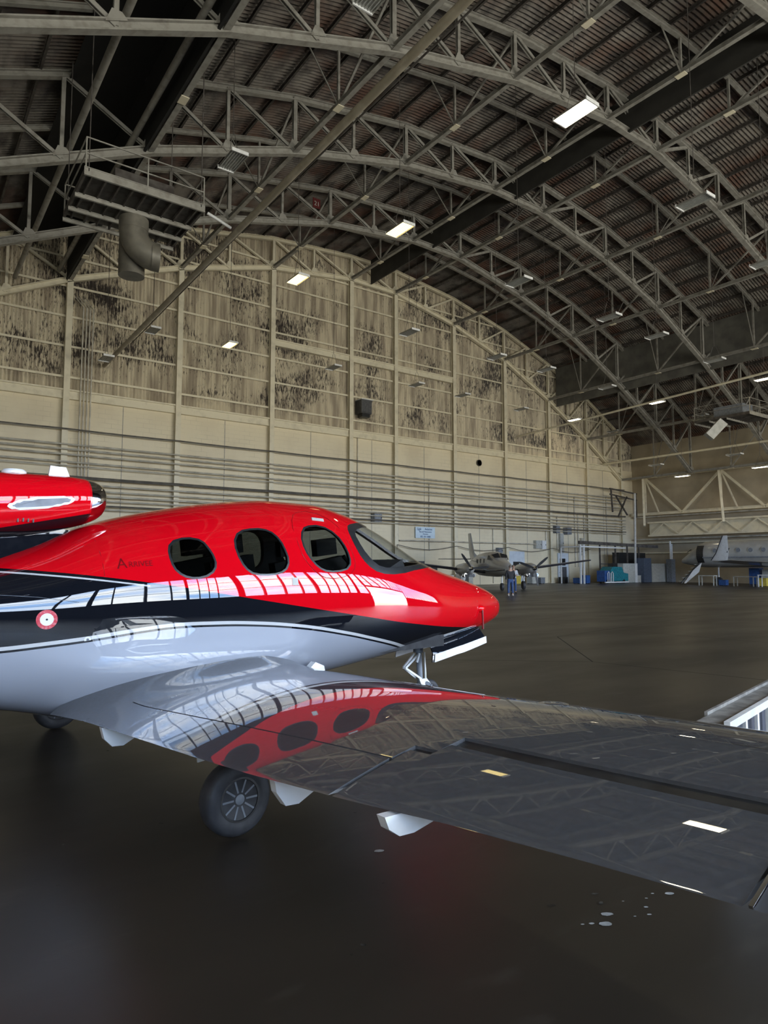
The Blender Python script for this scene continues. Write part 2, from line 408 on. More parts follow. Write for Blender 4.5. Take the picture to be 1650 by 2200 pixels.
# ------------------------------------------------------------------ end wall
def brick_mat():
    m = bsdf('tan_painted_block', (0.78, 0.69, 0.50), 0.7)
    b = m.node_tree.nodes['Principled BSDF']
    noisy(m, (0.66, 0.57, 0.41), 0.35, 0.45, 0.75, detail=6)
    t = N(m, 'ShaderNodeTexCoord'); s = N(m, 'ShaderNodeSeparateXYZ'); c = N(m, 'ShaderNodeCombineXYZ')
    L(m, t.outputs['Object'], s.inputs[0])
    ad = N(m, 'ShaderNodeMath', operation='ADD'); L(m, s.outputs['X'], ad.inputs[0]); L(m, s.outputs['Y'], ad.inputs[1])
    L(m, ad.outputs[0], c.inputs[0]); L(m, s.outputs['Z'], c.inputs[1])
    br = N(m, 'ShaderNodeTexBrick'); br.inputs['Scale'].default_value = 1.0; br.inputs['Mortar Size'].default_value = 0.012
    br.inputs['Brick Width'].default_value = 0.8; br.inputs['Row Height'].default_value = 0.3
    L(m, c.outputs[0], br.inputs['Vector'])
    mx = N(m, 'ShaderNodeMix', data_type='RGBA'); src = b.inputs['Base Color'].links[0].from_socket
    ns = N(m, 'ShaderNodeTexNoise'); ns.inputs['Scale'].default_value = 0.8; L(m, t.outputs['Object'], ns.inputs['Vector'])
    mr = N(m, 'ShaderNodeMapRange'); mr.inputs['From Min'].default_value = .4; mr.inputs['From Max'].default_value = .7; mr.inputs['To Max'].default_value = 0.8
    L(m, ns.outputs['Fac'], mr.inputs['Value'])
    mu = N(m, 'ShaderNodeMath', operation='MULTIPLY'); L(m, br.outputs['Fac'], mu.inputs[0]); L(m, mr.outputs['Result'], mu.inputs[1])
    L(m, src, mx.inputs['A']); mx.inputs['B'].default_value = (0.52, 0.45, 0.32, 1); L(m, mu.outputs[0], mx.inputs['Factor'])
    L(m, mx.outputs['Result'], b.inputs['Base Color'])
    return m
BRICK = brick_mat()
def corr_mat():
    m = bsdf('peeling_corrugated_wall', (0.64, 0.56, 0.41), 0.6)
    noisy(m, (0.36, 0.30, 0.22), 0.9, 0.42, 0.62, (3.0, 3.0, 0.35), detail=7)
    b = m.node_tree.nodes['Principled BSDF']
    # dark peeled patches
    t = N(m, 'ShaderNodeTexCoord'); mp = N(m, 'ShaderNodeMapping'); mp.inputs['Scale'].default_value = (9.0, 9.0, 2.2)
    n1 = N(m, 'ShaderNodeTexNoise'); n1.inputs['Scale'].default_value = 1.2; n1.inputs['Detail'].default_value = 9; n1.inputs['Roughness'].default_value = 0.7
    n2 = N(m, 'ShaderNodeTexNoise'); n2.inputs['Scale'].default_value = 0.30; n2.inputs['Detail'].default_value = 3
    L(m, t.outputs['Object'], mp.inputs['Vector']); L(m, mp.outputs['Vector'], n1.inputs['Vector']); L(m, t.outputs['Object'], n2.inputs['Vector'])
    a = N(m, 'ShaderNodeMath', operation='MULTIPLY_ADD'); a.inputs[1].default_value = 0.75; L(m, n2.outputs['Fac'], a.inputs[0]); L(m, n1.outputs['Fac'], a.inputs[2])
    r = N(m, 'ShaderNodeMapRange'); r.inputs['From Min'].default_value = 0.905; r.inputs['From Max'].default_value = 1.0
    L(m, a.outputs[0], r.inputs['Value'])
    # no peeling in the lowest metre
    s = N(m, 'ShaderNodeSeparateXYZ'); L(m, t.outputs['Object'], s.inputs[0])
    r2 = N(m, 'ShaderNodeMapRange'); r2.inputs['From Min'].default_value = 12.9; r2.inputs['From Max'].default_value = 13.9; L(m, s.outputs['Z'], r2.inputs['Value'])
    mu = N(m, 'ShaderNodeMath', operation='MULTIPLY'); L(m, r.outputs['Result'], mu.inputs[0]); L(m, r2.outputs['Result'], mu.inputs[1])
    mx = N(m, 'ShaderNodeMix', data_type='RGBA'); src = b.inputs['Base Color'].links[0].from_socket
    L(m, src, mx.inputs['A']); mx.inputs['B'].default_value = (0.045, 0.035, 0.03, 1); L(m, mu.outputs[0], mx.inputs['Factor'])
    L(m, mx.outputs['Result'], b.inputs['Base Color'])
    return m
CORR = corr_mat()
SILL = 12.35
m = M(); m.b2((XL - .3, YB, 0), (XR + .3, YB + .4, SILL)); wall_back = struct(m, 'wall_back', BRICK)
m = M(); vs = []; fs = []; P = 0.22; K = 4; n = int((XR + .35 - XL) / (P / K))
for i in range(n + 1):
    x = XL + i * P / K; dy = 0.04 * math.cos(2 * PI * i / K)
    vs += [(x, YB + .05 + dy, SILL), (x, YB + .05 + dy, max(SILL + .01, zt(x) + 0.45))]
for i in range(n): fs.append((2 * i, 2 * i + 2, 2 * i + 3, 2 * i + 1))
m.add(vs, fs)
o = struct(m, 'corrugated_panel', CORR, wall_back)
# steel columns along the end wall
CL = ['leftmost tall tan wall column beside the corrugated left edge', 'tall tan wall column second from the left', 'tall tan wall column third from the left', 'tan wall column left of the narrow centre bay', 'tan wall column right of the narrow centre bay',
      'tan wall column passing the dark round hole on its left', 'tan wall column just right of the dark round hole', 'tan wall column under the steep part of the truss', 'tan wall column near the far corner', 'short tan wall column in the far corner']
ci = 0
for X, Z in NODE:
    if X < 5:
        continue
    m = M(); m.ibeam((X, YB - .22, 0), (X, YB - .22, Z), 0.36, 0.36, 0.05, up=(0, 1, 0)); m.b2((X - .3, YB - .45, 0), (X + .3, YB - .02, .05))
    tag(m.build('wall_column', TAN, origin=(X, YB - .22, 0)), CL[ci], 'column', 'tan wall columns'); ci += 1
# sill beam and ledge
m = M(); m.b2((XL, YB - .22, 12.1), (65, YB, 12.55)); m.b2((XL, YB - .34, 12.5), (65, YB, 12.6)); m.b2((XL, YB - .28, 12.0), (65, YB - .0, 12.1))
tag(m.build('sill_beam', TAN, origin=(30, YB, 12.1)), 'broad tan sill beam between block wall and corrugated sheet', 'beam')
m = M(); m.b2((22.2, YB - .3, 18.15), (40.3, YB, 18.6)); m.b2((22.2, YB - .38, 18.55), (40.3, YB, 18.65)); tag(m.build('wall_beam', TAN, origin=(31, YB, 18.2)), 'heavy tan beam across three bays of the corrugated wall', 'beam')
GZ = [13.45, 15.4, 17.3, 19.25, 21.1, 22.9, 24.6]
GN = ['lowest', 'second lowest', 'third from bottom', 'fourth from bottom', 'third from the top', 'second from the top', 'topmost']
for z, nm in zip(GZ, GN):
    xa = [x for x in [XL + i * .25 for i in range(330)] if zt(x) > z + .1 and x < XR]
    m = M(); m.bar((xa[0], YB - .06, z), (xa[-1], YB - .06, z), 0.10, 0.07); m.bar((xa[0], YB - .11, z - .05), (xa[-1], YB - .11, z - .05), 0.02, 0.12)
    tag(m.build('wall_girt', TAN, origin=(30, YB, z)), 'thin pale horizontal rail on the corrugated wall, %s' % nm, 'wall rail', 'rails across the corrugated wall')
# intermediate pilaster lines on block wall
m = M()
for a, b in zip(NODE, NODE[1:]):
    x = (a[0] + b[0]) / 2
    if x > 5: m.b2((x - .02, YB - .012, 0), (x + .02, YB, 12.0))
struct(m, 'trim_2', STEEL)
# ------------------------------------------------------------------ far right wall, left wall, front wall
m = M(); m.b2((XR, YF, 0), (XR + .4, YB, 17.2)); struct(m, 'wall_right', noisy(bsdf('brown_tan_wall', (0.46, 0.39, 0.28), 0.7), (0.36, 0.30, 0.21), 0.4))
m = M(); m.b2((XL - .4, YF, 0), (XL, YB, 12.3)); struct(m, 'wall_left', BRICK)
# front wall with glazed band and an open door
DOORM = noisy(bsdf('hangar_door_sheet', (0.06, 0.057, 0.05), 0.6), (0.04, 0.037, 0.032), 1.0)
m = M()
def wallseg(x0, x1, z0, z1): m.b2((x0, YF - .2, z0), (x1, YF, z1))
wallseg(XL, OPEN_X0, 0, WIN_Z0); wallseg(OPEN_X1, XR, 0, WIN_Z0)
xs2 = [XL + i * (XR - XL) / 46 for i in range(47)]
for x0, x1 in zip(xs2, xs2[1:]):
    z0 = WIN_Z1; zz = (zt(x0) + zt(x1)) / 2 + .45
    if zz > z0: wallseg(x0, x1, z0, zz)
wallseg(XL, -10, WIN_Z0, WIN_Z1); wallseg(64, XR, WIN_Z0, WIN_Z1)
wallseg(OPEN_X0, OPEN_X1, OPEN_Z, OPEN_Z + .5)
struct(m, 'wall_front', DOORM)
GLASSF = bpy.data.materials.new('window_glass'); GLASSF.use_nodes = True
g = GLASSF.node_tree; b = g.nodes['Principled BSDF']; g.nodes.remove(b)
tr = g.nodes.new('ShaderNodeBsdfTransparent'); tr.inputs[0].default_value = (0.86, 0.90, 0.93, 1)
gl = g.nodes.new('ShaderNodeBsdfGlossy'); gl.inputs['Roughness'].default_value = 0.02
mx = g.nodes.new('ShaderNodeMixShader'); mx.inputs[0].default_value = 0.06
g.links.new(tr.outputs[0], mx.inputs[1]); g.links.new(gl.outputs[0], mx.inputs[2]); g.links.new(mx.outputs[0], g.nodes['Material Output'].inputs['Surface'])
wi = 1
def window(x0, x1, WIN_Z0=WIN_Z0):
    global wi
    f = M(); n = max(1, round((x1 - x0) / 1.5))
    for i in range(n + 1):
        x = x0 + (x1 - x0) * i / n; wd = 0.16 if i % 4 == 0 else 0.06
        f.b2((x - wd, YF - .15, WIN_Z0), (x + wd, YF + .02, WIN_Z1))
    for k in range(4):
        z = WIN_Z0 + (WIN_Z1 - WIN_Z0) * k / 3; f.b2((x0, YF - .12, z - .04), (x1, YF, z + .04))
    fr = struct(f, 'window_%d' % wi, STEEL_D); wi += 1
    p = M(); p.b2((x0, YF - .085, WIN_Z0), (x1, YF - .075, WIN_Z1)); p.build('pane', GLASSF, fr)
window(OPEN_X0, OPEN_X1, OPEN_Z + .5)
xw = -10.0
while xw < OPEN_X0 - 1: window(xw, min(xw + 12.4, OPEN_X0)); xw += 12.4
xw = OPEN_X1
while xw < 63: window(xw, min(xw + 10.5, 64)); xw += 10.5
# ------------------------------------------------------------------ the red, black and silver jet
def interp(xs,ys,x):
    # monotone cubic
    n=len(xs)
    if x<=xs[0]: return ys[0]
    if x>=xs[-1]: return ys[-1]
    d=[(ys[i+1]-ys[i])/(xs[i+1]-xs[i]) for i in range(n-1)]
    m=[d[0]]+[0 if d[i-1]*d[i]<=0 else 2*d[i-1]*d[i]/(d[i-1]+d[i]) for i in range(1,n-1)]+[d[-1]]
    i=0
    while x>xs[i+1]: i+=1
    h=xs[i+1]-xs[i];t=(x-xs[i])/h
    return (2*t**3-3*t*t+1)*ys[i]+(t**3-2*t*t+t)*h*m[i]+(-2*t**3+3*t*t)*ys[i+1]+(t**3-t*t)*h*m[i+1]
FS=[.1,.12,.17,.26,.4,.63,1.0,1.44,1.85,2.2,2.53,2.84,3.2,3.63,4.07,4.4,4.7,5.0,5.3,5.7,6.2,7.0,8.0,9.2]
FT=[1.13,1.19,1.245,1.30,1.36,1.43,1.525,1.63,1.765,1.94,2.095,2.21,2.275,2.28,2.24,2.19,2.13,2.06,1.965,1.79,1.65,1.55,1.50,1.46]
BS=[.1,.12,.17,.26,.4,.63,1.0,1.5,2.0,2.8,3.5,4.5,5.2,5.8,6.5,7.5,9.2]
BB=[1.12,1.06,1.01,.97,.935,.89,.84,.79,.735,.64,.56,.46,.47,.60,.76,.98,1.32]
WS=[.1,.12,.17,.26,.4,.63,1.0,1.5,2.0,2.7,3.5,4.5,5.2,6.0,7.0,8.0,9.2]
WW=[.01,.07,.13,.19,.265,.37,.51,.655,.755,.835,.86,.84,.76,.62,.45,.30,.12]
CS=[0,.5,1.5,3,5,9.2]; CZ=[1.13,1.15,1.18,1.25,1.28,1.44]
def fus(s,t):
    zt=interp(FS,FT,s);zb=interp(BS,BB,s);w=interp(WS,WW,s);zc=interp(CS,CZ,s)
    c,si=math.cos(t),math.sin(t)
    n=2.25 if si>0 else 2.3
    y=w*math.copysign(abs(c)**(2/n),c)
    z=zc+(zt-zc if si>0 else zc-zb)*math.copysign(abs(si)**(2/n),si)
    if 3.3 < s < 6.2 and si < 0.2:
        sm = lambda a, b, q: (lambda t: t * t * (3 - 2 * t))(min(max((q - a) / (b - a), 0), 1))
        y += math.copysign(0.055, c) * sm(3.45, 3.85, s) * (1 - sm(5.0, 6.0, s)) * math.exp(-((z - .90) / .15) ** 2) * min(1, abs(c) * 4)
    return y, z
def side_v(s, z):
    """half breadth of the hull at station s, height z"""
    a, b = interp(FS, FT, s), interp(BS, BB, s); w_ = interp(WS, WW, s); zc = interp(CS, CZ, s)
    if z >= zc: k = (z - zc) / max(a - zc, 1e-4); n = 2.25
    else: k = (zc - z) / max(zc - b, 1e-4); n = 2.3
    k = min(max(k, 0), 1)
    return w_ * (max(0.0, 1 - k ** n)) ** (1 / n)
JET = thing('jet_airplane', 'red, black and silver single engine jet with dark oval windows in the foreground', 'airplane', (6.47863, 6.33109, 0), math.atan2(0.0958457, 0.9953962), local=True)
def J(s, v, z): return Vector((-s, -v, z))     # station aft of nose, starboard offset, height

# livery
L1 = [(0.1, .90), (1.36, .975), (2.40, 1.092), (3.05, 1.196), (4.2, 1.39), (4.9, 1.512), (5.35, 1.577), (5.65, 1.612), (5.96, 1.640), (7, 1.70), (9.4, 1.9)]
L2 = [(0.1, .55), (1.5, .62), (2.05, .78), (2.26, .822), (2.52, .887), (2.87, .968), (3.22, 1.045), (3.76, 1.140), (4.21, 1.187), (4.54, 1.203), (4.85, 1.203), (5.15, 1.175), (5.44, 1.139), (5.72, 1.113), (5.96, 1.095), (9.4, 1.05)]
def metallic(m, col, rough=.3):
    b = m.node_tree.nodes['Principled BSDF']; return b
def livery_mat():
    m = bsdf('jet_livery_paint', (1, 0, 0), 0.35, 0.0, 1.0, 0.012, spec=0.0)
    b = m.node_tree.nodes['Principled BSDF']
    t = N(m, 'ShaderNodeTexCoord'); s = N(m, 'ShaderNodeSeparateXYZ'); L(m, t.outputs['Object'], s.inputs[0])
    sx = N(m, 'ShaderNodeMath', operation='MULTIPLY'); sx.inputs[1].default_value = -0.1; L(m, s.outputs['X'], sx.inputs[0])
    def curve(tab):
        c = N(m, 'ShaderNodeFloatCurve'); cv = c.mapping.curves[0]
        pts = [(a / 10, z / 2) for a, z in tab]
        while len(cv.points) < len(pts): cv.points.new(0.5, 0.5)
        for p, q in zip(cv.points, pts): p.location = q; p.handle_type = 'AUTO'
        c.mapping.update(); L(m, sx.outputs[0], c.inputs['Value'])
        k = N(m, 'ShaderNodeMath', operation='MULTIPLY'); k.inputs[1].default_value = 2.0; L(m, c.outputs[0], k.inputs[0])
        d = N(m, 'ShaderNodeMath', operation='SUBTRACT'); L(m, s.outputs['Z'], d.inputs[0]); L(m, k.outputs[0], d.inputs[1])
        return d
    d1 = curve(L1); d2 = curve(L2)
    def gt(d, val, a=None):
        k = N(m, 'ShaderNodeMath', operation='GREATER_THAN'); k.inputs[1].default_value = val; L(m, d.outputs[0], k.inputs[0]); return k
    RED = (0.62, 0.002, 0.008); BLK = (0.006, 0.007, 0.010); SIL = (0.50, 0.50, 0.50); GRY = (0.34, 0.36, 0.41)
    prev = None
    def layer(col, fac):
        nonlocal prev
        mx = N(m, 'ShaderNodeMix', data_type='RGBA')
        if prev is None: mx.inputs['A'].default_value = (*GRY, 1)
        else: L(m, prev.outputs['Result'], mx.inputs['A'])
        mx.inputs['B'].default_value = (*col, 1); L(m, fac.outputs[0], mx.inputs['Factor']); prev = mx
    layer(BLK, gt(d2, -0.020)); layer(SIL, gt(d2, -0.004)); layer(BLK, gt(d2, 0.022))
    # silver hairline under the red, only aft of the wing
    aft = N(m, 'ShaderNodeMath', operation='LESS_THAN'); aft.inputs[1].default_value = -5.02; L(m, s.outputs['X'], aft.inputs[0])
    g1 = gt(d1, -0.032); mu = N(m, 'ShaderNodeMath', operation='MULTIPLY'); L(m, g1.outputs[0], mu.inputs[0]); L(m, aft.outputs[0], mu.inputs[1])
    layer(SIL, mu); layer(BLK, gt(d1, -0.020)); layer(RED, gt(d1, 0.0))
    L(m, prev.outputs['Result'], b.inputs['Base Color'])
    # the lower paint is a metallic silver
    inv = N(m, 'ShaderNodeMath', operation='LESS_THAN'); inv.inputs[1].default_value = -0.020; L(m, d2.outputs[0], inv.inputs[0])
    k = N(m, 'ShaderNodeMath', operation='MULTIPLY'); k.inputs[1].default_value = 0.15; L(m, inv.outputs[0], k.inputs[0]); L(m, k.outputs[0], b.inputs['Metallic'])
    return m
LIV = livery_mat(); LIV.node_tree.nodes['Principled BSDF'].inputs['Coat IOR'].default_value = 1.62
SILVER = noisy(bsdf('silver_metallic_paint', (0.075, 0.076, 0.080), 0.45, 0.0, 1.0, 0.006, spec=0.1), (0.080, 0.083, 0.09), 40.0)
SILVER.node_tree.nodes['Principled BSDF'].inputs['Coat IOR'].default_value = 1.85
LINER = noisy(bsdf('cabin_liner', (0.018, 0.018, 0.02), 0.8), (0.03, 0.03, 0.032), 12)
REDP = noisy(bsdf('red_gloss_paint', (0.80, 0.002, 0.006), 0.35, 0, 1.0, 0.015, spec=0.0), (0.62, 0.004, 0.007), 20)
BLKP = noisy(bsdf('black_gloss_paint', (0.006, 0.007, 0.010), 0.3, 0, 1.0, 0.015, spec=0.0), (0.009, 0.010, 0.013), 20)
def glass_mat(name, tint, ref):
    m = bpy.data.materials.new(name); m.use_nodes = True; g = m.node_tree; g.nodes.remove(g.nodes['Principled BSDF'])
    tr = g.nodes.new('ShaderNodeBsdfTransparent'); tr.inputs[0].default_value = (*tint, 1)
    gl = g.nodes.new('ShaderNodeBsdfGlossy'); gl.inputs['Roughness'].default_value = 0.01
    fr = g.nodes.new('ShaderNodeFresnel'); fr.inputs[0].default_value = ref
    mx = g.nodes.new('ShaderNodeMixShader'); ge = g.nodes.new('ShaderNodeNewGeometry'); iv = g.nodes.new('ShaderNodeMath'); iv.operation = 'SUBTRACT'; iv.inputs[0].default_value = 1.0; g.links.new(ge.outputs['Backfacing'], iv.inputs[1])
    mu = g.nodes.new('ShaderNodeMath'); mu.operation = 'MULTIPLY'; g.links.new(fr.outputs[0], mu.inputs[0]); g.links.new(iv.outputs[0], mu.inputs[1])
    g.links.new(mu.outputs[0], mx.inputs[0]); g.links.new(tr.outputs[0], mx.inputs[1]); g.links.new(gl.outputs[0], mx.inputs[2])
    g.links.new(mx.outputs[0], g.nodes['Material Output'].inputs['Surface']); return m
CABG = glass_mat('tinted_cabin_glass', (0.50, 0.52, 0.51), 1.5)
WSG = glass_mat('windshield_glass', (0.93, 0.94, 0.935), 1.4)
SEAL = noisy(bsdf('black_window_seal', (0.014, 0.015, 0.017), 0.35, coat=0.5), (0.02, 0.02, 0.022), 20)

def hull(off=0.0, s0=0.1, s1=9.2, ns=230, nt_=132):
    m = M(); rings = []
    S = []
    for i in range(ns + 1):
        u = i / ns
        S.append(s0 + (s1 - s0) * (u ** 1.35 if s0 < .2 else u))
    for s in S:
        r = []
        for k in range(nt_):
            t = 2 * PI * k / nt_; y, z = fus(s, t)
            if off:
                zc = interp(CS, CZ, s); l = math.hypot(y, z - zc) or 1
                f = max(0.0, (l - off) / l); y *= f; z = zc + (z - zc) * f
            r.append(J(s, y, z))
        rings.append(r)
    m.loft(rings); return m
def apply_mods(o):
    dg = bpy.context.evaluated_depsgraph_get(); dg.update()
    me = bpy.data.meshes.new_from_object(o.evaluated_get(dg)); o.modifiers.clear(); o.data = me; return o
def cutter(poly, y0=-1.5, y1=1.5):
    m = M(); m.prism([(-s, y0, z) for s, z in poly], (0, y1 - y0, 0))
    o = m.build('cutter', BLACK); o.parent = JET
    return o
WIN_R = [(4.72,1.874),(4.657,1.879),(4.591,1.868),(4.552,1.841),(4.524,1.79),(4.503,1.744),(4.491,1.684),(4.50,1.64),(4.528,1.603),(4.578,1.573),(4.643,1.557),(4.70,1.557),(4.75,1.568),(4.79,1.590),(4.825,1.624),(4.843,1.665),(4.852,1.716),(4.852,1.768),(4.836,1.812),(4.79,1.853)]
WIN_M = [(4.188,1.955),(4.11,1.970),(4.032,1.976),(3.967,1.968),(3.914,1.946),(3.875,1.905),(3.849,1.853),(3.832,1.791),(3.82,1.73),(3.825,1.675),(3.855,1.628),(3.901,1.600),(3.967,1.583),(4.045,1.577),(4.123,1.579),(4.188,1.592),(4.232,1.622),(4.266,1.666),(4.292,1.731),(4.303,1.802),(4.292,1.866),(4.25,1.922)]
WIN_K = [(3.50,2.020),(3.407,2.030),(3.316,2.013),(3.251,1.976),(3.198,1.918),(3.162,1.844),(3.143,1.776),(3.137,1.715),(3.150,1.666),(3.198,1.625),(3.277,1.606),(3.368,1.600),(3.446,1.607),(3.498,1.626),(3.548,1.662),(3.592,1.714),(3.625,1.770),(3.641,1.83),(3.640,1.893),(3.612,1.953),(3.563,2.000)]
WSH = [(2.95,2.062),(3.005,2.042),(3.04,2.00),(3.046,1.961),(3.044,1.895),(3.029,1.822),(3.003,1.752),(2.964,1.698),(2.912,1.650),(2.834,1.605),(2.73,1.580),(2.587,1.573),(2.404,1.586),(2.235,1.610),(1.95,1.632),(1.72,1.645),(1.53,1.652),(1.44,1.66),(1.40,2.4),(2.42,2.4),(2.50,2.12),(2.62,2.10),(2.8,2.085)]
WSI = [(2.90,2.010),(2.955,1.975),(2.967,1.94),(2.953,1.862),(2.925,1.797),(2.886,1.745),(2.847,1.702),(2.782,1.660),(2.691,1.640),(2.547,1.637),(2.378,1.648),(2.1,1.668),(1.80,1.690),(1.62,1.712),(1.60,2.4),(2.36,2.4),(2.44,2.085),(2.60,2.055),(2.78,2.035)]
def grow(poly, d):
    cx = sum(p[0] for p in poly) / len(poly); cz = sum(p[1] for p in poly) / len(poly)
    return [(cx + (p[0] - cx) * (1 + d / max(math.hypot(p[0] - cx, p[1] - cz), .01)), cz + (p[1] - cz) * (1 + d / max(math.hypot(p[0] - cx, p[1] - cz), .01))) for p in poly]
# hollow hull : outer skin + inner liner in one closed body
def fix(o):
    import bmesh
    bm = bmesh.new(); bm.from_mesh(o.data)
    seen = set(); isl = []
    bm.faces.ensure_lookup_table()
    for f in bm.faces:
        if f.index in seen: continue
        st = [f]; seen.add(f.index); g = []
        while st:
            q = st.pop(); g.append(q)
            for e in q.edges:
                for h in e.link_faces:
                    if h.index not in seen: seen.add(h.index); st.append(h)
        isl.append(g)
    bmesh.ops.recalc_face_normals(bm, faces=bm.faces[:])
    if len(isl) > 1: bmesh.ops.reverse_faces(bm, faces=isl[1])
    bm.to_mesh(o.data); bm.free()
def boolean(o, c, op):
    fix(c)
    md = o.modifiers.new('b', 'BOOLEAN'); md.object = c; md.operation = op; md.solver = 'EXACT'
def shell(o0, o1, mats, s0=0.1, s1=9.2, ns=230, nt_=132):
    a = hull(o0, s0, s1, ns, nt_); n = len(a.v)
    b = hull(o1, max(s0, .35) if s0 < .2 else s0 + .001, s1 - .05, ns, nt_)
    m = M(); m.add(a.v, a.f); m.mi = 1; m.add(b.v, [tuple(reversed(f)) for f in b.f])
    return m
fm = shell(0.0, 0.035, None)
fus_o = fm.build('fuselage', [LIV, LINER], JET, 40)
fix(fus_o)
cuts = [cutter(p) for p in (WIN_R, WIN_M, WIN_K, WSH)]
for c in cuts: boolean(fus_o, c, 'DIFFERENCE')
apply_mods(fus_o); fus_o.data.set_sharp_from_angle(angle=R(32))
def piece(name, mat, o0, o1, s0, s1, keep, remove=None, label=None, ns=70, side=0):
    m = shell(o0, o1, None, s0, s1, ns, 132)
    o = m.build(name, mat, JET, 40); fix(o); c1 = cutter(keep, -1.5 if side < 1 else 0.01, 1.5 if side > -1 else -0.01); boolean(o, c1, 'INTERSECT'); c2 = None
    if remove: c2 = cutter(remove, -1.6, 1.6); boolean(o, c2, 'DIFFERENCE')
    apply_mods(o); o.data.materials.clear(); o.data.materials.append(mat); o.data.polygons.foreach_set('material_index', [0] * len(o.data.polygons))
    o.data.set_sharp_from_angle(angle=R(32))
    for c in (c1, c2):
        if c: bpy.data.objects.remove(c)
    if label: o['label'] = label
    return o
for nm, P_, a, b, lb in (('cabin_window', WIN_R, 4.4, 4.95, 'rear dark oval window'), ('cabin_window', WIN_M, 3.75, 4.38, 'middle dark oval window'), ('cockpit_window', WIN_K, 3.05, 3.72, 'front oval side window')):
    for sd in (-1, 1):
        o = piece(nm, CABG, 0.006, 0.012, a, b, grow(P_, -0.012), None, lb if sd < 0 else None, 24, sd)
        fr = piece('window_seal', SEAL, -0.001, 0.03, a, b, grow(P_, 0.004), grow(P_, -0.013), None, 24, sd)
ws = piece('windshield', WSG, 0.004, 0.010, 1.35, 3.12, grow(WSI, 0.01), None, 'clear windshield')
piece('windshield_frame', SEAL, -0.0015, 0.03, 1.35, 3.12, WSH, WSI, 'black windshield surround')
for c in cuts: bpy.data.objects.remove(c)
# windshield centre post, cabin furniture
m = M(); pts = [J(s, 0, interp(FS, FT, s) - .012) for s in [1.55 + i * .1 for i in range(10)]]
for a, b in zip(pts, pts[1:]): m.bar(a, b, 0.06, 0.03, (0, 0, 1))
m.build('windshield_post', SEAL, JET)
m = M(); m.b2((-2.35, -.60, .95), (-1.95, .60, 1.58)); m.b2((-2.0, -.45, 1.0), (-1.7, .45, 1.5)); m.bar((-2.35, 0, 1.58), (-2.15, 0, 1.68), .9, .10); m.build('instrument_panel', LINER, JET)
for (s, v) in ((2.95, .32), (2.95, -.32), (4.0, .33), (4.0, -.33), (4.9, 0.0)):
    m = M(); m.b2((-s, -v - .22, .95), (-s + .5, -v + .22, 1.15)); m.bar(J(s + .02, v, 1.1), J(s + .14, v, 1.72), .12, .42, (1, 0, 0)); m.bar(J(s + .14, v, 1.76), J(s + .16, v, 1.92), .09, .24, (1, 0, 0))
    m.build('cabin_seat', LINER, JET)
m = M(); m.b2((-5.2, -.6, .80), (-1.7, .6, .92)); m.build('cabin_floor', LINER, JET)
m = M(); m.path([J(2.55, .45, 1.66), J(2.85, .5, 1.62), J(3.0, .5, 1.75)], .02); m.build('glareshield_trim', LINER, JET)

# decals on the hull -------------------------------------------------
def on_hull(s, z, off=.002):
    v = side_v(s, z); e = .01
    ds = (side_v(s + e, z) - side_v(s - e, z)) / (2 * e); dz = (side_v(s, z + e) - side_v(s, z - e)) / (2 * e)
    n = Vector((ds, -1, -dz)).normalized()     # local: x=-s , y=-v
    return J(s, v, z) + n * off
def decal(name, polys, mat, label=None, off=.002):
    """polys: list of (verts[(s,z)], faces)"""
    m = M()
    for vs, fs in polys: m.add([on_hull(s, z, off) for s, z in vs], fs)
    o = m.build(name, mat, JET)
    if label: o['label'] = label
    return o
def disc(cs, cz, r0, r1, n=28):
    vs = []; fs = []
    for i in range(n):
        t = 2 * PI * i / n; vs.append((cs + r1 * math.cos(t), cz + r1 * math.sin(t))); vs.append((cs + r0 * math.cos(t), cz + r0 * math.sin(t)))
    for i in range(n):
        j = (i + 1) % n; fs.append((2 * i, 2 * j, 2 * j + 1, 2 * i + 1))
    return vs, fs
DRED = noisy(bsdf('dark_red_lettering', (0.20, 0.0, 0.004), 0.3, coat=1), (0.16, 0.0, 0.003), 20)
PINK = noisy(bsdf('red_ring_decal', (0.55, 0.03, 0.05), 0.3, coat=1), (0.6, 0.2, 0.22), 60, .5, .7)
decal('fuel_cap_ring', [disc(5.698, 1.289, .042, .066)], PINK, 'red ring around the fuel cap')
decal('fuel_cap', [disc(5.698, 1.289, .0, .042)], WHITE, 'white round fuel cap', .003)
decal('fuel_cap_lock', [disc(5.698, 1.289, .0, .007)], BLACK, None, .005)
decal('static_port', [disc(5.438, 1.139, .0, .022)], WHITE, None, .003)
decal('static_port_hole', [disc(5.438, 1.139, .0, .009)], GREYP, None, .004)
def text_decal(name, body, s_left, z_base, height, mat, label, slope=0.0, sx=1.0, caps=None):
    c = bpy.data.curves.new(name, 'FONT'); c.body = body; c.size = height / 0.7; c.resolution_u = 3
    tmp = bpy.data.objects.new('tmp', c); COL.objects.link(tmp)
    dg = bpy.context.evaluated_depsgraph_get(); dg.update()
    me = bpy.data.meshes.new_from_object(tmp.evaluated_get(dg)); bpy.data.objects.remove(tmp)
    vs = [(s_left - v.co.x * sx, z_base + v.co.y + slope * v.co.x) for v in me.vertices]
    fs = [tuple(p.vertices) for p in me.polygons]
    m = M(); m.add([on_hull(s, z, .0025) for s, z in vs], fs); o = m.build(name, mat, JET)
    if label: o['label'] = label
    return o
text_decal('jet_name_initial', 'A', 5.235, 1.632, .075, DRED, 'large dark red letter A of the jet name', 0.1)
text_decal('jet_name_lettering', 'RRIVEE', 5.155, 1.645, .040, DRED, 'dark red jet name lettering ARRIVEE', 0.06, 0.98)
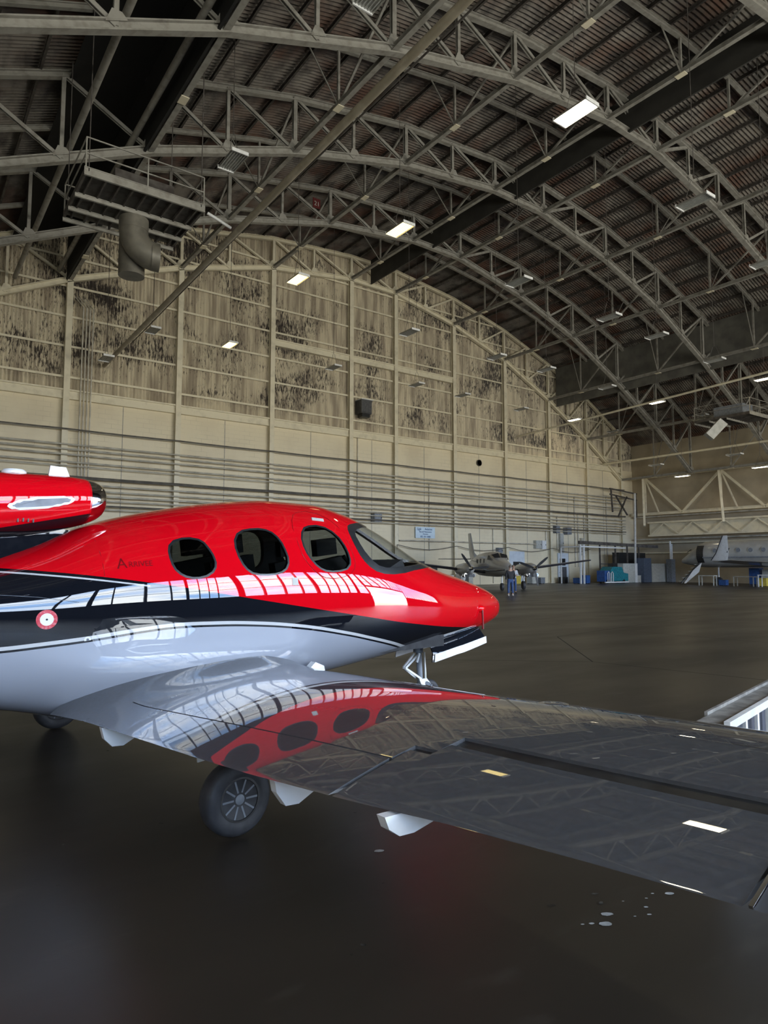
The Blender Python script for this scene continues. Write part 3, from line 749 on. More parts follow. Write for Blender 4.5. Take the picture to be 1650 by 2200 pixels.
text_decal('static_port_lettering', 'STATIC', 5.475, 1.085, .011, GREYP, None, 0.1)
decal('warning_placard', [([(3.815, 1.555), (3.755, 1.555), (3.755, 1.49), (3.815, 1.49)], [(0, 1, 2, 3)])], BOXWHITE, 'small pale placard below the windows')
# raised door handle flap and hatch outline around the front window
hx = grow(WIN_K, 0.05)
hx = [(s, z + (0.085 if z > 1.9 else 0.02 if z > 1.8 else -.008)) for s, z in hx]
m = M(); pp = [on_hull(s, min(z, interp(FS, FT, s) - .01), .0015) for s, z in hx]; m.path(pp + [pp[0]], .0022, 4); m.build('hatch_seam', DRED, JET)
m = M(); a = on_hull(3.42, 2.085, .004); b = on_hull(3.29, 2.078, .004); m.bar(a, b, .03, .012, (0, -1, .5)); m.build('hatch_handle', BOXWHITE, JET)
# panel seams
def seam(name, tab, r=.0018, mat=BLKP):
    m = M(); m.path([on_hull(s, z, .001) for s, z in tab], r, 4); return m.build(name, mat, JET)
seam('panel_seam', [(4.955 + .37, z) for z in (1.95, 1.85, 1.75, 1.65, 1.58)], .0018, DRED)
seam('panel_seam', [(1.05 - .06 * i * 0, z) for i, z in enumerate((1.45, 1.35, 1.25, 1.15, 1.05, .95))], .0015, DRED)
seam('panel_seam', [(.42, z) for z in (1.33, 1.25, 1.15, 1.05, .97)], .0015, DRED)
seam('panel_seam', [(5.5, 1.40), (5.75, 1.44), (6.1, 1.47)], .0018, GREYP)
# pitot cover with hanging strap
pz = on_hull(1.03, 1.18, 0)
pz = J(.98, side_v(.98, 1.17), 1.17)
m = M(); m.revolve(pz + Vector((-.06, .03, -.01)), (1, -.35, .05), [(.02, 0), (.045, .02), (.05, .06), (.035, .10), (.012, .13)], 16); m.build('pitot_cover', REDP, JET, 50)
m = M(); m.tube(pz + Vector((.0, -.03, -.02)), pz + Vector((.0, -.035, -.24)), .012, 8); m.build('pitot_strap', DRED, JET, 50)

# nacelle ---------------------------------------------------------------
def nac_ring(s, n=48, shrink=0.0):
    tab = [0, .25, .6, 1.2, 2.0, 2.9, 3.4]
    top = interp(tab, [2.335, 2.36, 2.355, 2.32, 2.22, 2.08, 2.0], s - 5.18); bot = interp(tab, [2.015, 1.94, 1.86, 1.78, 1.76, 1.76, 1.76], s - 5.18)
    wv = interp(tab, [.26, .315, .36, .385, .36, .27, .19], s - 5.18)
    top -= shrink; bot += shrink; wv -= shrink
    zc = (top + bot) / 2; r = []
    for k in range(n):
        t = 2 * PI * k / n; c, si = math.cos(t), math.sin(t)
        r.append(J(s, wv * math.copysign(abs(c) ** .85, c), zc + (top - zc) * math.copysign(abs(si) ** .85, si)))
    return r
def nac_mat():
    m = bsdf('nacelle_paint', (0.66, 0.004, 0.008), 0.35, 0, 1.0, 0.015, spec=0.0); b = m.node_tree.nodes['Principled BSDF']
    t = N(m, 'ShaderNodeTexCoord'); s = N(m, 'ShaderNodeSeparateXYZ'); L(m, t.outputs['Object'], s.inputs[0])
    # boundary z = 2.055 + (x+5.2)*0.115
    k = N(m, 'ShaderNodeMath', operation='MULTIPLY_ADD'); k.inputs[1].default_value = 0.217; k.inputs[2].default_value = 2.06 + 5.3 * 0.217
    L(m, s.outputs['X'], k.inputs[0]); d = N(m, 'ShaderNodeMath', operation='SUBTRACT'); L(m, s.outputs['Z'], d.inputs[0]); L(m, k.outputs[0], d.inputs[1])
    g = N(m, 'ShaderNodeMath', operation='GREATER_THAN'); g.inputs[1].default_value = 0; L(m, d.outputs[0], g.inputs[0])
    mx = N(m, 'ShaderNodeMix', data_type='RGBA'); mx.inputs['A'].default_value = (0.006, 0.007, 0.010, 1); mx.inputs['B'].default_value = (0.62, 0.002, 0.008, 1)
    L(m, g.outputs[0], mx.inputs['Factor']); L(m, mx.outputs['Result'], b.inputs['Base Color']); return m
m = M(); m.loft([nac_ring(5.30 + i * .11) for i in range(30)], False, True); nac = m.build('engine_nacelle', nac_mat(), JET, 50)
m = M(); rr = []
for a in range(9):
    t = PI * a / 8; rr.append(nac_ring(5.31 - .14 * math.sin(t), 48, .0 + .075 * (1 - math.cos(t)) / 2 + (0 if a else 0)))
rr.append(nac_ring(5.5, 48, .10)); rr.append(nac_ring(5.9, 48, .14))
rr[0] = nac_ring(5.31, 48, 0)
m.loft(rr, False, False); m.build('intake_lip', CHROME, nac, 60)
m = M(); m.loft([nac_ring(5.85, 48, .13), nac_ring(5.86, 48, .2)], False, True); m.build('fan_face', GREYP, nac)
m = M(); c0 = J(6.3, .0, 0)
# oval recessed scoop on the nacelle side
def on_nac(s, z, off=.003):
    best = min(nac_ring(s, 200), key=lambda p: (p.z - z) ** 2 + (10 if p.y > 0 else 0)); return best + Vector((0, -off, 0))
ov = []; ovi = []
for i in range(36):
    t = 2 * PI * i / 36; a, b_ = .235 * math.cos(t), .045 * math.sin(t)
    ov.append(on_nac(5.67 - a, 2.115 + b_ + a * .17, .004)); a *= .86; b_ *= .62
    ovi.append(on_nac(5.67 - a, 2.115 + b_ + a * .17, .006))
m = M(); n = 36
m.add(ov + ovi, [(i, (i + 1) % n, n + (i + 1) % n, n + i) for i in range(n)]); m.build('scoop_rim', WHITE, nac, 30)
m = M(); m.add(ovi, [tuple(range(n))]); m.build('scoop_recess', GREYP, nac)
m = M(); m.path([on_nac(6.02, z, .001) for z in (2.32, 2.25, 2.18, 2.1, 2.02, 1.95)], .002, 4); m.build('cowl_seam', BLKP, nac)
m = M()
for i in range(4): m.box(on_nac(5.72 + i * .035, 1.985, .0), (.010, .012, .03))
m.build('cowl_latch', BLACK, nac)
# antennas on top of the nacelle
m = M(); m.prism([(-5.55, -.012, 2.34), (-5.38, -.012, 2.34), (-5.42, -.012, 2.435), (-5.535, -.012, 2.44)], (0, .024, 0)); m.build('blade_antenna', WHITE, JET)
m = M(); m.revolve(J(5.80, .05, 2.345), (0, 0, 1), [(.085, 0), (.085, .018), (.07, .033), (.02, .036)], 20); m.build('puck_antenna', WHITE, JET, 40)
# pylon between hull and nacelle
m = M(); rings = []
for i in range(24):
    s = 5.36 + i * .15; hw = .05 + .26 * min(1, i / 7) * (1 if i < 16 else max(.2, 1 - (i - 16) * .1))
    zt_ = 1.95 if i else 1.93; z0 = interp(FS, FT, s) - .12
    rings.append([J(s, hw * c, z0 + (zt_ - z0) * q) for c, q in ((-1.5, 0), (-1.05, .4), (-.9, .8), (-.85, 1), (.85, 1), (.9, .8), (1.05, .4), (1.5, 0))])
m.loft(rings); m.build('engine_pylon', BLKP, JET, 60)
m = M(); m.path([J(5.40 + i * .15, (.05 + .26 * min(1, i / 7)) * 1.53 + .002, interp(FS, FT, 5.40 + i * .15) - .10) for i in range(12)], .007, 5); m.build('pylon_pinstripe', WHITE, JET)

# wings ----------------------------------------------------------------
LEv = [.4, .8, 1.2, 1.8, 2.9, 3.7, 4.5, 5.9]; LEs = [3.40, 3.50, 3.49, 3.53, 3.66, 3.69, 3.75, 3.90]
TEv = [.4, 1.04, 1.86, 2.7, 3.6, 4.3, 5.0, 5.9]; TEs = [5.60, 5.525, 5.51, 5.50, 5.44, 5.36, 5.33, 5.30]
def wpt(v, c, up):
    """wing surface point at span v, chord fraction c, upper(True)/lower"""
    le, te = interp(LEv, LEs, v), interp(TEv, TEs, v); ch = te - le
    zte = .64 + .055 * (v - 1.1); zle = zte + .035
    t = .125 * ch
    y = 5 * t * (.2969 * math.sqrt(c) - .126 * c - .3516 * c * c + .2843 * c ** 3 - .1036 * c ** 4)
    cam_ = .03 * ch * 4 * c * (1 - c)
    z = zle + (zte - zle) * c + cam_ + (y if up else -y)
    k = max(0.0, (1.30 - v) / .55)
    if up: z += .15 * k ** 2.2 * min(1, c * 3.5) * (1 - c ** 3)
    else: z -= .03 * k * k * (1 - c)
    return J(le + ch * c, v, z)
def wfrac(v, s): le, te = interp(LEv, LEs, v), interp(TEv, TEs, v); return (s - le) / (te - le)
def wing_body(vs, c0f, c1f, n=26, nose=True):
    rings = []
    for v, side in vs:
        c0 = c0f(v, side); c1 = c1f(v, side); r = []
        for i in range(n + 1):
            u = i / n; u = (1 - math.cos(PI * u / 2)) if c0 < .01 else u
            r.append(wpt(v, c1 + (c0 - c1) * (1 - (u if False else u)) if False else c0 + (c1 - c0) * u, True))
        for i in range(n, -1, -1):
            u = i / n; u = (1 - math.cos(PI * u / 2)) if c0 < .01 else u
            p = wpt(v, c0 + (c1 - c0) * u, False)
            if c0 < .01 and i == 0: p.z -= .0005
            r.append(p)
        rings.append(r)
    m = M(); m.loft(rings); return m
def mirror(m):
    q = M(); q.add([Vector((p.x, -p.y, p.z)) for p in m.v], [tuple(reversed(f)) for f in m.f]); return q
VS = [(v, 0) for v in (.45, .6, .7, .78, .86, .94, 1.02, 1.1, 1.2, 1.3, 1.5, 1.8, 2.2, 2.6, 3.0, 3.4)] + [(3.54, 0), (3.545, 1), (3.68, 1), (3.685, 2), (4.1, 2), (4.5, 2), (4.8, 2), (5.02, 2), (5.025, 3), (5.4, 3), (5.75, 3), (5.88, 3)]
def c1_main(v, side):
    if v < .96: return 1.0
    if side == 0: return wfrac(v, interp([.9, 3.6], [5.225, 5.115], v))
    if side == 1: return wfrac(v, 4.985)
    if side == 2: return wfrac(v, interp([3.66, 5.02], [4.825, 4.835], v))
    return 1.0
for sgn, lab in ((1, 'silver wing reaching toward the viewer, mirroring the fuselage'), (-1, 'silver wing on the far side')):
    mk = (lambda q: q) if sgn > 0 else mirror
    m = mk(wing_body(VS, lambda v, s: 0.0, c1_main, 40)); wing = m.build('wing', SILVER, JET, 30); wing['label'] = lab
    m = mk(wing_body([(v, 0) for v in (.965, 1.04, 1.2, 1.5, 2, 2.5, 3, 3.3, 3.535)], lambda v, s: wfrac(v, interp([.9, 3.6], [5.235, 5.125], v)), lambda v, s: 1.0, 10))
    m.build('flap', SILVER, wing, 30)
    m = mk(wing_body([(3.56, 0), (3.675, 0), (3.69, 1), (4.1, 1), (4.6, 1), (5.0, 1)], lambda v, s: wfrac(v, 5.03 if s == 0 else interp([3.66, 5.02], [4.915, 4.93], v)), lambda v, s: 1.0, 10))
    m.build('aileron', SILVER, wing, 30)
    # black strips laid into the aileron gap to paint its deep shade
    q = M()
    def low(v, s, dz=.013): p = wpt(v, wfrac(v, s), True); p.z -= dz; return p
    vv_ = [3.69, 4.0, 4.4, 4.8, 5.015]
    q.loft([[low(v, 4.825), low(v, 4.96, .02), low(v, 4.96, .05), low(v, 4.825, .05)] for v in vv_])
    q.loft([[low(v, 4.975), low(v, 5.08, .02), low(v, 5.08, .05), low(v, 4.975, .05)] for v in (3.55, 3.62, 3.68)]); q = mk(q)
    q.build('gap_shade_strip', BLACK, wing)
    for vv, s0, s1, drop in ((1.26, 5.28, 5.50, .13), (3.02, 5.02, 5.36, .17), (3.86, 5.05, 5.44, .085)):
        if sgn < 0: continue
        zz = .64 + .055 * (vv - 1.1); q = M()
        q.prism([J(s0 - .1, vv - .022, zz - .03), J(s1 + .02, vv - .022, zz - .005), J(s1 - .0, vv - .022, zz - drop * .6), J(s1 - .05, vv - .022, zz - drop), J(s1 - .12, vv - .022, zz - drop - .005)], (0, -.0 + .044 * -1, 0))
        o = q.build('flap_fairing', WHITE, wing); o['label'] = 'white fairing under the trailing edge'
    q = M(); q.add([wpt(4.62, .40, True) + Vector((0, 0, .001)), wpt(4.62, .403, True) + Vector((0, 0, .001)), wpt(4.9, .403, True) + Vector((0, 0, .001)), wpt(4.9, .40, True) + Vector((0, 0, .001))], [(0, 1, 2, 3)]); mk(q).build('wing_seam', BLACK, wing)
# tip walkway edge: chrome rub strip on the aileron end
m = M(); a = wpt(5.018, .86, True); b = wpt(5.018, .999, True); m.bar(a + Vector((0, 0, .002)), b + Vector((0, 0, .002)), .01, .008); m.build('aileron_end_strip', CHROME, JET)
# round filler cap on the wing
m = M(); c_ = wpt(3.62, .22, True); m.revolve(c_ - Vector((0, 0, .001)), (0.02, 0, 1), [(.075, 0), (.075, .002), (.05, .0025), (.045, .0045), (.0, .0045)], 28); m.build('filler_cap', SILVER, JET, 30)
# leading edge light notch
m = M(); c_ = J(3.55, .80, .70)
m.prism([c_ + Vector((-.12, .05, .02)), c_ + Vector((.09, .02, .0)), c_ + Vector((.07, .02, .085)), c_ + Vector((.0, .05, .12))], (0, -.07, 0)); m.build('leading_edge_light', WHITE, JET, 30)
# V tail
for sg in (1, -1):
    m = M(); rings = []
    for q in range(6):
        u = q / 5; sle = 7.2 + 1.0 * u; ste = 8.9 + .15 * u; z = 1.6 + 1.55 * u; v = .12 + 1.25 * u
        rings.append([J(sle + (ste - sle) * c, v + d * .75, z - d * .65) for c, d in ((0, 0), (.1, .045), (.4, .06), (1, 0), (.4, -.06), (.1, -.045))])
    m.loft(rings); m = m if sg > 0 else mirror(m); m.build('tail_fin', REDP, JET, 40)

# landing gear -----------------------------------------------------------
def wheel(parent, c, r, wd, nsp, seg=40):
    """c centre (local), axle along y"""
    ax = (0, -1, 0); c = Vector(c); h = wd / 2
    prof = [(r * .56, -h * .82), (r * .66, -h * .98), (r * .86, -h), (r * .965, -h * .72), (r, -h * .35), (r, h * .35), (r * .965, h * .72), (r * .86, h), (r * .66, h * .98), (r * .56, h * .82)]
    m = M(); m.revolve(c, ax, prof, seg); ty = m.build('tyre', RUBBER, parent, 50)
    m = M(); m.revolve(c, ax, [(r * .565, h * .62), (r * .60, h * .90), (r * .545, h * .90), (r * .52, h * .55), (r * .1, h * .45), (.001, h * .45)], seg)
    m.build('wheel_rim', BLACK if nsp else GREYP, parent, 40); m = M()
    for i in range(nsp):
        t = 2 * PI * i / nsp; d = Vector((math.cos(t), 0, math.sin(t)))
        m.bar(c + d * r * .12 + Vector((0, -h * .66, 0)), c + d * r * .53 + Vector((0, -h * .72, 0)), r * .05, h * .3, (0, 1, 0))
    m.build('wheel_spokes', GREYP, parent, 40)
    m = M(); m.revolve(c, ax, [(r * .15, h * .4), (r * .15, h * .80), (r * .09, h * .92), (.001, h * .93)], 14); m.build('hub', GREYP, parent, 40)
for sg, lb in ((1, 'near main landing gear'), (-1, 'far main landing gear')):
    g = M(); v = 1.84 * sg; 
    g.tube(J(4.55, v - .06 * sg, .72), J(4.70, v - .14 * sg, .34), .045, 12); g.tube(J(4.66, v - .14 * sg, .40), J(4.89, v - .14 * sg, .225), .04, 12); g.tube(J(4.89, v - .2 * sg, .225), J(4.89, v + .03 * sg, .225), .03, 10); g.tube(J(4.89, v - .14 * sg, .3), J(4.75, v - .12 * sg, .66), .022, 8)
    gear = g.build('main_landing_gear', WHITE, JET, 40); gear['label'] = lb
    wheel(gear, J(4.89, v, .225), .225, .15, 10)
    d = M(); d.prism([J(4.50, v - .3 * sg, .74), J(5.02, v - .3 * sg, .72), J(4.98, v - .33 * sg, .38), J(4.55, v - .33 * sg, .42)], (0, .012, 0)); d.build('gear_door', WHITE, gear)
g = M(); g.tube(J(1.50, 0, .86), J(1.47, 0, .30), .035, 12); g.tube(J(1.50, .0, .78), J(1.50, .0, .66), .06, 12)
g.tube(J(1.47, 0, .33), J(1.40, .09, .28), .03, 8); g.tube(J(1.40, .095, .29), J(1.36, .095, .17), .022, 8); g.tube(J(1.40, -.095, .29), J(1.36, -.095, .17), .022, 8); g.tube(J(1.47, 0, .33), J(1.40, -.09, .28), .03, 8)
ng = g.build('nose_landing_gear', GREYP, JET, 40)
g = M()
for dv in (-.035, .035): g.bar(J(1.53, dv, .64), J(1.72, dv * .5, .50), .018, .022); g.bar(J(1.72, dv * .5, .50), J(1.50, dv * 1.4, .36), .018, .022)
g.bar(J(1.56, .08, .66), J(1.60, .08, .56), .02, .02); g.bar(J(1.44, .04, .66), J(1.43, .05, .34), .016, .016); g.build('torque_link', WHITE, ng)
g = M(); g.prism([J(1.42, .06, .36), J(1.54, .06, .36), J(1.50, .07, .27), J(1.34, .07, .27)], (0, .02, 0)); g.build('fork_plate', WHITE, ng)
wheel(ng, J(1.36, 0, .17), .17, .12, 6, 28)
for sg in (1, -1):
    d = M(); a, b = J(.62, .17 * sg, .90), J(1.56, .24 * sg, .78)
    n_ = 10; top = []; bot = []
    for i in range(n_ + 1):
        u = i / n_; p = a.lerp(b, u); top.append(p); bot.append(p + Vector((-.02 if u > .5 else .02, -sg * (.07 + .02 * math.sin(PI * u)), -.20 + .02 * (1 - u))))
    d.loft([[t_, t_.lerp(b_, .5) + Vector((0, -sg * .035, .0)), b_, b_ + Vector((0, sg * .014, 0)), t_.lerp(b_, .5) + Vector((0, -sg * .02, .0)), t_ + Vector((0, sg * .012, 0))] for t_, b_ in zip(top, bot)])
    d.build('nose_gear_door', BLKP if sg > 0 else WHITE, ng, 40)
    if sg > 0:
        e = M()
        e.loft([[t_.lerp(b_, .56) + Vector((.03, -.038, 0)), b_ + Vector((.03, -.008, -.0)), b_ + Vector((.03, -.002, 0)), t_.lerp(b_, .56) + Vector((.03, -.032, 0))] for t_, b_ in zip(top, bot)]); o = e.build('nose_gear_door_edge', WHITE, ng, 40)
# ------------------------------------------------------------------ hanging light fixtures
LITB = bsdf('bright_lit_tube', (1, .95, .8), 0.5, emit=(1.0, 0.86, 0.58), es=16.0)
LIT = bsdf('warm_lit_tube', (1, .9, .5), 0.5, emit=(1.0, 0.80, 0.34), es=2.2)
OFFT = noisy(bsdf('unlit_tube', (0.42, 0.42, 0.40), 0.3), (0.36, 0.36, 0.34), 10)
HOUS = noisy(bsdf('fixture_housing', (0.55, 0.54, 0.50), 0.35, 0.4), (0.4, 0.39, 0.36), 6)
def fixture(x, y, z, lit, label, rz=0.0):
    t = thing('high_bay_light', label, 'ceiling light', (x, y, z), group='lit high bay lights' if lit else 'unlit high bay lights')
    m = M(); n = 5
    m.b2((x - .27, y - .62, z + .05), (x + .27, y + .62, z + .09))
    for s in (-1, 1): m.bar((x + s * .27, y - .62, z + .06), (x + s * .31, y - .62, z - .01), .02, .02)
    for s in (-1, 1):
        m.add([(x + s * .27, y - .62, z + .09), (x + s * .27, y + .62, z + .09), (x + s * .31, y + .62, z - .01), (x + s * .31, y - .62, z - .01)], [(0, 1, 2, 3)])
    m.build('reflector', HOUS, t)
    for s in (-1, 1):
        m = M(); m.b2((x - .31, y + s * .64 - .02, z - .02), (x + .31, y + s * .64 + .02, z + .10))
        if s > 0: m.b2((x - .06, y + .62, z + .09), (x + .06, y + .70, z + .16))
        m.build('end_cap', WHITE, t)
    for k in range(6):
        xx = x - .235 + k * .094; q = M(); q.tube((xx, y - .61, z + .025), (xx, y + .61, z + .025), .019, 6); q.build('tube', (LITB if (lit == 2 or x > 50) else LIT) if lit else OFFT, t)
    m = M(); zr = zt(x) + (.1 if x < 60 else .365)
    for s in (-.45, .45): m.tube((x, y + s, z + .09), (x, y + s * (0.25), z + 1.0), .012, 4)
    m.tube((x, y, z + 1.0), (x, y, zr), .016, 4); m.build('suspension_cable', STEEL_D, t)
    return t
FX = [  # x, y, z, lit, label
 (16.9, 12.9, 16.0, 2, 'largest and brightest lit hanging light, upper right in front of the draft curtain'),
 (16.9, 22.1, 16.0, 1, 'yellow lit hanging light just left of the dark draft curtain end'),
 (15.8, 29.1, 16.0, 1, 'lit hanging light overlapping the end wall truss near its peak'),
 (17.1, 40.6, 16.0, 1, 'small lit hanging light in the middle of the corrugated wall'),
 (9.12, 21.7, 16.0, 0, 'large unlit ribbed hanging light beside the aerial platform'),
 (12.2, 40.8, 16.0, 0, 'unlit hanging light crossed by the diagonal pipe on the wall'),
 (9.75, 41.6, 14.0, 0, 'unlit hanging light at the low end of the diagonal pipe'),
 (25.0, 13.5, 16.0, 0, 'large unlit hanging light at the right under the roof slope'),
 (25.0, 22.8, 16.0, 0, 'unlit hanging light right of the centre bays under the roof'),
 (25.1, 31.9, 16.0, 0, 'unlit hanging light in front of the upper corrugated wall, fifth bay'),
 (25.2, 40.9, 16.0, 0, 'small unlit hanging light left of the black wall heater'),
 (32.9, 14.4, 16.0, 0, 'unlit hanging light cut by the right edge, upper one'),
 (32.9, 23.1, 16.0, 0, 'unlit hanging light under the right roof slope, middle height'),
 (33.0, 32.2, 16.0, 0, 'unlit hanging light crossing the falling end truss'),
 (33.0, 41.0, 16.0, 0, 'small unlit hanging light low on the corrugated wall'),
 (38.0, 23.3, 16.0, 0, 'unlit hanging light in front of the grey draft curtain'),
 (38.1, 32.2, 16.0, 0, 'unlit hanging light at the left end of the grey draft curtain'),
 (38.2, 41.3, 16.0, 0, 'small unlit hanging light right of the black wall heater'),
 (45.9, 23.8, 16.0, 0, 'unlit hanging light below the grey draft curtain, right one'),
 (45.9, 32.6, 16.0, 0, 'unlit hanging light just under the grey draft curtain'),
 (46.0, 41.9, 16.0, 0, 'small unlit hanging light above the dark round hole, on the right'),
 (53.6, 24.0, 16.0, 1, 'oval lit light at the right edge on the long pipe'),
 (53.7, 33.1, 16.0, 1, 'oval lit light in the middle of the long pipe'),
 (53.6, 41.9, 16.0, 1, 'oval lit light where the long pipe crosses the end truss'),
 (61.6, 43.1, 16.0, 0, 'unlit light far right below the first oval lit light'),
 (61.8, 33.6, 16.0, 0, 'unlit light far right under the second oval lit light'),
 (61.5, 28.2, 10.35, 1, 'low lit light at the right edge above a yellow brace'),
 (61.5, 35.5, 10.35, 1, 'low lit light above the far right wall braces'),
 (60.5, 37.6, 11.6, 0, 'low unlit light in front of the dark roof end'),
 (60.5, 29.9, 11.6, 0, 'low unlit light beside the truss above the far wall'),
 (9.15, 12.9, 16.0, 0, 'unlit hanging light at the very top centre of the view'),
]
for f in FX: fixture(*f)
# lamps over the viewer's side of the hangar (seen only as glints on the wing)
for x, y, lb in ((9.1, 3.8, 'unlit hanging light overhead, mirrored in the wing'), (25.0, 3.6, 'unlit hanging light overhead right of the viewer')): fixture(x, y, 16.0, 0, lb)

# ------------------------------------------------------------------ long pipes and cables under the roof
def longpipe(name, pts, r, mat, label, cat='pipe', n=8):
    m = M(); m.path(pts, r, n); return tag(m.build(name, mat, None, 50, origin=pts[0]), label, cat)
longpipe('long_pipe', [(10.33, 44.6, 14.4), (10.33, 24.5, 14.75), (10.33, 2.0, 15.1)], .125, PIPE, 'long tan pipe running diagonally from the top centre down to the left wall', n=12)
longpipe('sprinkler_line', [(11.9, 44.5, 16.1), (11.2, 24, 15.7), (11.6, 4.0, 16.2)], .03, STEEL_D, 'thin dark line running beside the long tan pipe')
longpipe('rail_pipe', [(48.3, 44.6, 14.15), (48.3, 21, 15.05), (48.3, 5, 15.6)], .09, TAN, 'long light pipe with an oval lit light on it, right side')
longpipe('rail_beam', [(61.7, 44.6, 12.65), (61.7, 5, 12.65)], .12, TAN, 'long light beam above the far right wall braces', 'beam')
# wall conduits ---------------------------------------------------------
def sag(z, d, x0=XL + .5, x1=65.0, y=44.32, n=1):
    pts = []
    xs = [x for x, _ in NODE if x0 <= x <= x1]; xs = [x0] + xs + [x1]
    for a, b in zip(xs, xs[1:]):
        for i in range(4): u = i / 4; pts.append((a + (b - a) * u, y, z - d * 4 * u * (1 - u)))
    pts.append((x1, y, z)); return pts
CD = [(10.05, .03, .05, CONDUIT_D, 'thin dark cable highest on the block wall'), (9.10, .0, .05, CONDUIT, 'upper conduit of the wall bundle'), (8.80, .0, .05, CONDUIT, 'second conduit of the upper wall bundle'), (8.48, .0, .055, CONDUIT, 'third conduit of the upper wall bundle'),
      (8.02, .0, .05, CONDUIT, 'conduit just under the upper wall bundle'), (7.78, .0, .035, CONDUIT, 'thin conduit under the upper wall bundle'), (7.10, .02, .10, CONDUIT_D, 'thick dark pipe along the block wall'), (6.66, .0, .06, CONDUIT, 'conduit just below the thick dark pipe'),
      (6.30, .0, .05, CONDUIT, 'second conduit below the thick dark pipe'), (6.0, .0, .07, CONDUIT, 'third conduit below the thick dark pipe'), (5.72, .0, .05, CONDUIT, 'fourth conduit below the thick dark pipe'), (5.40, .0, .06, CONDUIT_D, 'dark conduit above the sign'),
      (5.18, .0, .05, CONDUIT, 'conduit running right along the top of the sign')]
for i, (z, d, r, mt, lb) in enumerate(CD):
    longpipe('wall_conduit', sag(z, d, y=44.32 - .02 * (i % 3)), r, mt, lb, 'conduit', 6)['group'] = 'horizontal conduits along the block wall'
longpipe('wall_conduit', [(34.0, 44.6, 3.82), (50.8, 44.6, 3.82)], .05, CONDUIT, 'conduit below the sign ending at a grey box', 'conduit')
longpipe('wall_cable', sag(3.45, .38, 33.7, 59.0, 44.5), .03, CONDUIT_D, 'cable hanging in shallow loops below the sign', 'cable')
VC = [(9.0, 18.9), (9.2, 18.9), (9.4, 18.9), (9.6, 18.9)]
for i, (x, z) in enumerate(VC):
    longpipe('vertical_conduit', [(x, 44.6, .1), (x, 44.6, z - 1.0), (x - .5, 44.6, z - .4)], .045, CONDUIT, ['first', 'second', 'third', 'fourth'][i] + ' of four vertical conduits beside the leftmost column', 'conduit')['group'] = 'four vertical conduits'
for x, z0, z1, lb in ((30.0, 6.3, 12.2, 'vertical conduit left of the grey box near the windshield'), (34.1, 0.1, 5.0, 'vertical conduit left of the sign'), (37.5, 3.0, 8.8, 'short vertical conduit above the sign'), (45.2, .1, 5.2, 'vertical conduit above the twin engine airplane fin'), (46.9, 4.2, 5.4, 'thin vertical conduit by the airplane cockpit'),
                      (52.6, 3.4, 5.3, 'vertical pipe drop above the dark propeller'), (54.3, 3.4, 6.8, 'left vertical pipe of the cluster by the white door'), (57.1, 1.6, 8.9, 'tall vertical pipe right of the white door'), (57.6, 1.6, 7.2, 'vertical pipe second right of the white door'), (58.6, 3.0, 7.1, 'vertical pipe third right of the white door'), (59.6, 1.2, 6.6, 'vertical pipe next to the steel enclosure'), (62.5, .1, 9.2, 'vertical pipe near the far corner')):
    longpipe('vertical_conduit', [(x, 44.92, z0), (x, 44.92, z1)], .06 if x > 50 else .04, CONDUIT, lb, 'conduit')
def wallbox(name, x0, x1, z0, z1, d, mat, lb, cat):
    m = M(); m.b2((x0, 44.95 - d, z0), (x1, 44.99, z1)); m.b2((x0 + .04, 44.93 - d, z0 + .04), (x1 - .04, 44.95 - d, z1 - .04))
    t = m.build(name, mat, None, origin=((x0 + x1) / 2, 44.9, z0)); tag(t, lb, cat)
    k = M(); k.b2((x1 - .12, 44.90 - d, (z0 + z1) / 2 - .06), (x1 - .08, 44.93 - d, (z0 + z1) / 2 + .06)); k.build('latch', BLACK, t); return t
wallbox('electrical_box', 31.35, 32.1, 5.27, 5.92, .5, GREYP, 'grey electrical box on the wall above the windshield', 'electrical box')
wallbox('electrical_box', 50.8, 51.6, 3.4, 4.2, .3, BOXWHITE, 'pale electrical box at the end of the low conduit', 'electrical box')
wallbox('electrical_box', 51.7, 52.3, 3.35, 4.2, .3, WHITE, 'white electrical box right of the pale one', 'electrical box')
wallbox('electrical_box', 53.6, 54.2, 5.0, 5.8, .5, GREYP, 'small grey box where the conduits meet the column', 'electrical box')
wallbox('electrical_box', 55.3, 56.0, 4.9, 5.6, .5, GREYP, 'small grey box right of the column box', 'electrical box')
wallbox('electrical_box', 45.6, 46.2, 2.9, 3.4, .3, GREYP, 'small box above the blue white door panel', 'electrical box')
wallbox('cable_trunk', 54.55, 55.1, 3.0, 5.0, .2, BOXWHITE, 'tall pale trunking above the white door', 'trunking')
wallbox('cable_trunk', 57.9, 58.3, 2.8, 4.6, .2, CONDUIT, 'tan trunking above the steel enclosure', 'trunking')
# wall heater
m = M(); m.b2((29.75, 44.0, 13.9), (30.75, 44.9, 15.0)); t = tag(m.build('wall_heater', noisy(bsdf('dark_heater', (.06, .06, .065), .5), (.09, .09, .09), 6), None, origin=(30.2, 44.5, 13.9)), 'black square heater hanging on the corrugated wall', 'heater')
m = M(); m.b2((29.7, 43.9, 15.0), (30.85, 44.9, 15.06))
m.build('heater_cap', WHITE, t); m = M()
for i in range(5): m.bar((29.8, 44.0 - .02, 14.0 - i * .08), (30.7, 44.02 - .02, 14.0 - i * .08), .04, .02)
m.b2((29.85, 44.05, 13.6), (30.6, 44.6, 13.9)); m.build('louver', BLACK, t)
# round wall hole with rim
m = M(); m.revolve((43.5, 44.9, 11.2), (0, -1, 0), [(.30, 0), (.30, .06), (.24, .06), (.24, .0), (.0, .0)], 24); tag(m.build('round_vent', BLACK, None, 40, origin=(43.5, 44.9, 11.2)), 'dark round vent high on the block wall', 'vent')
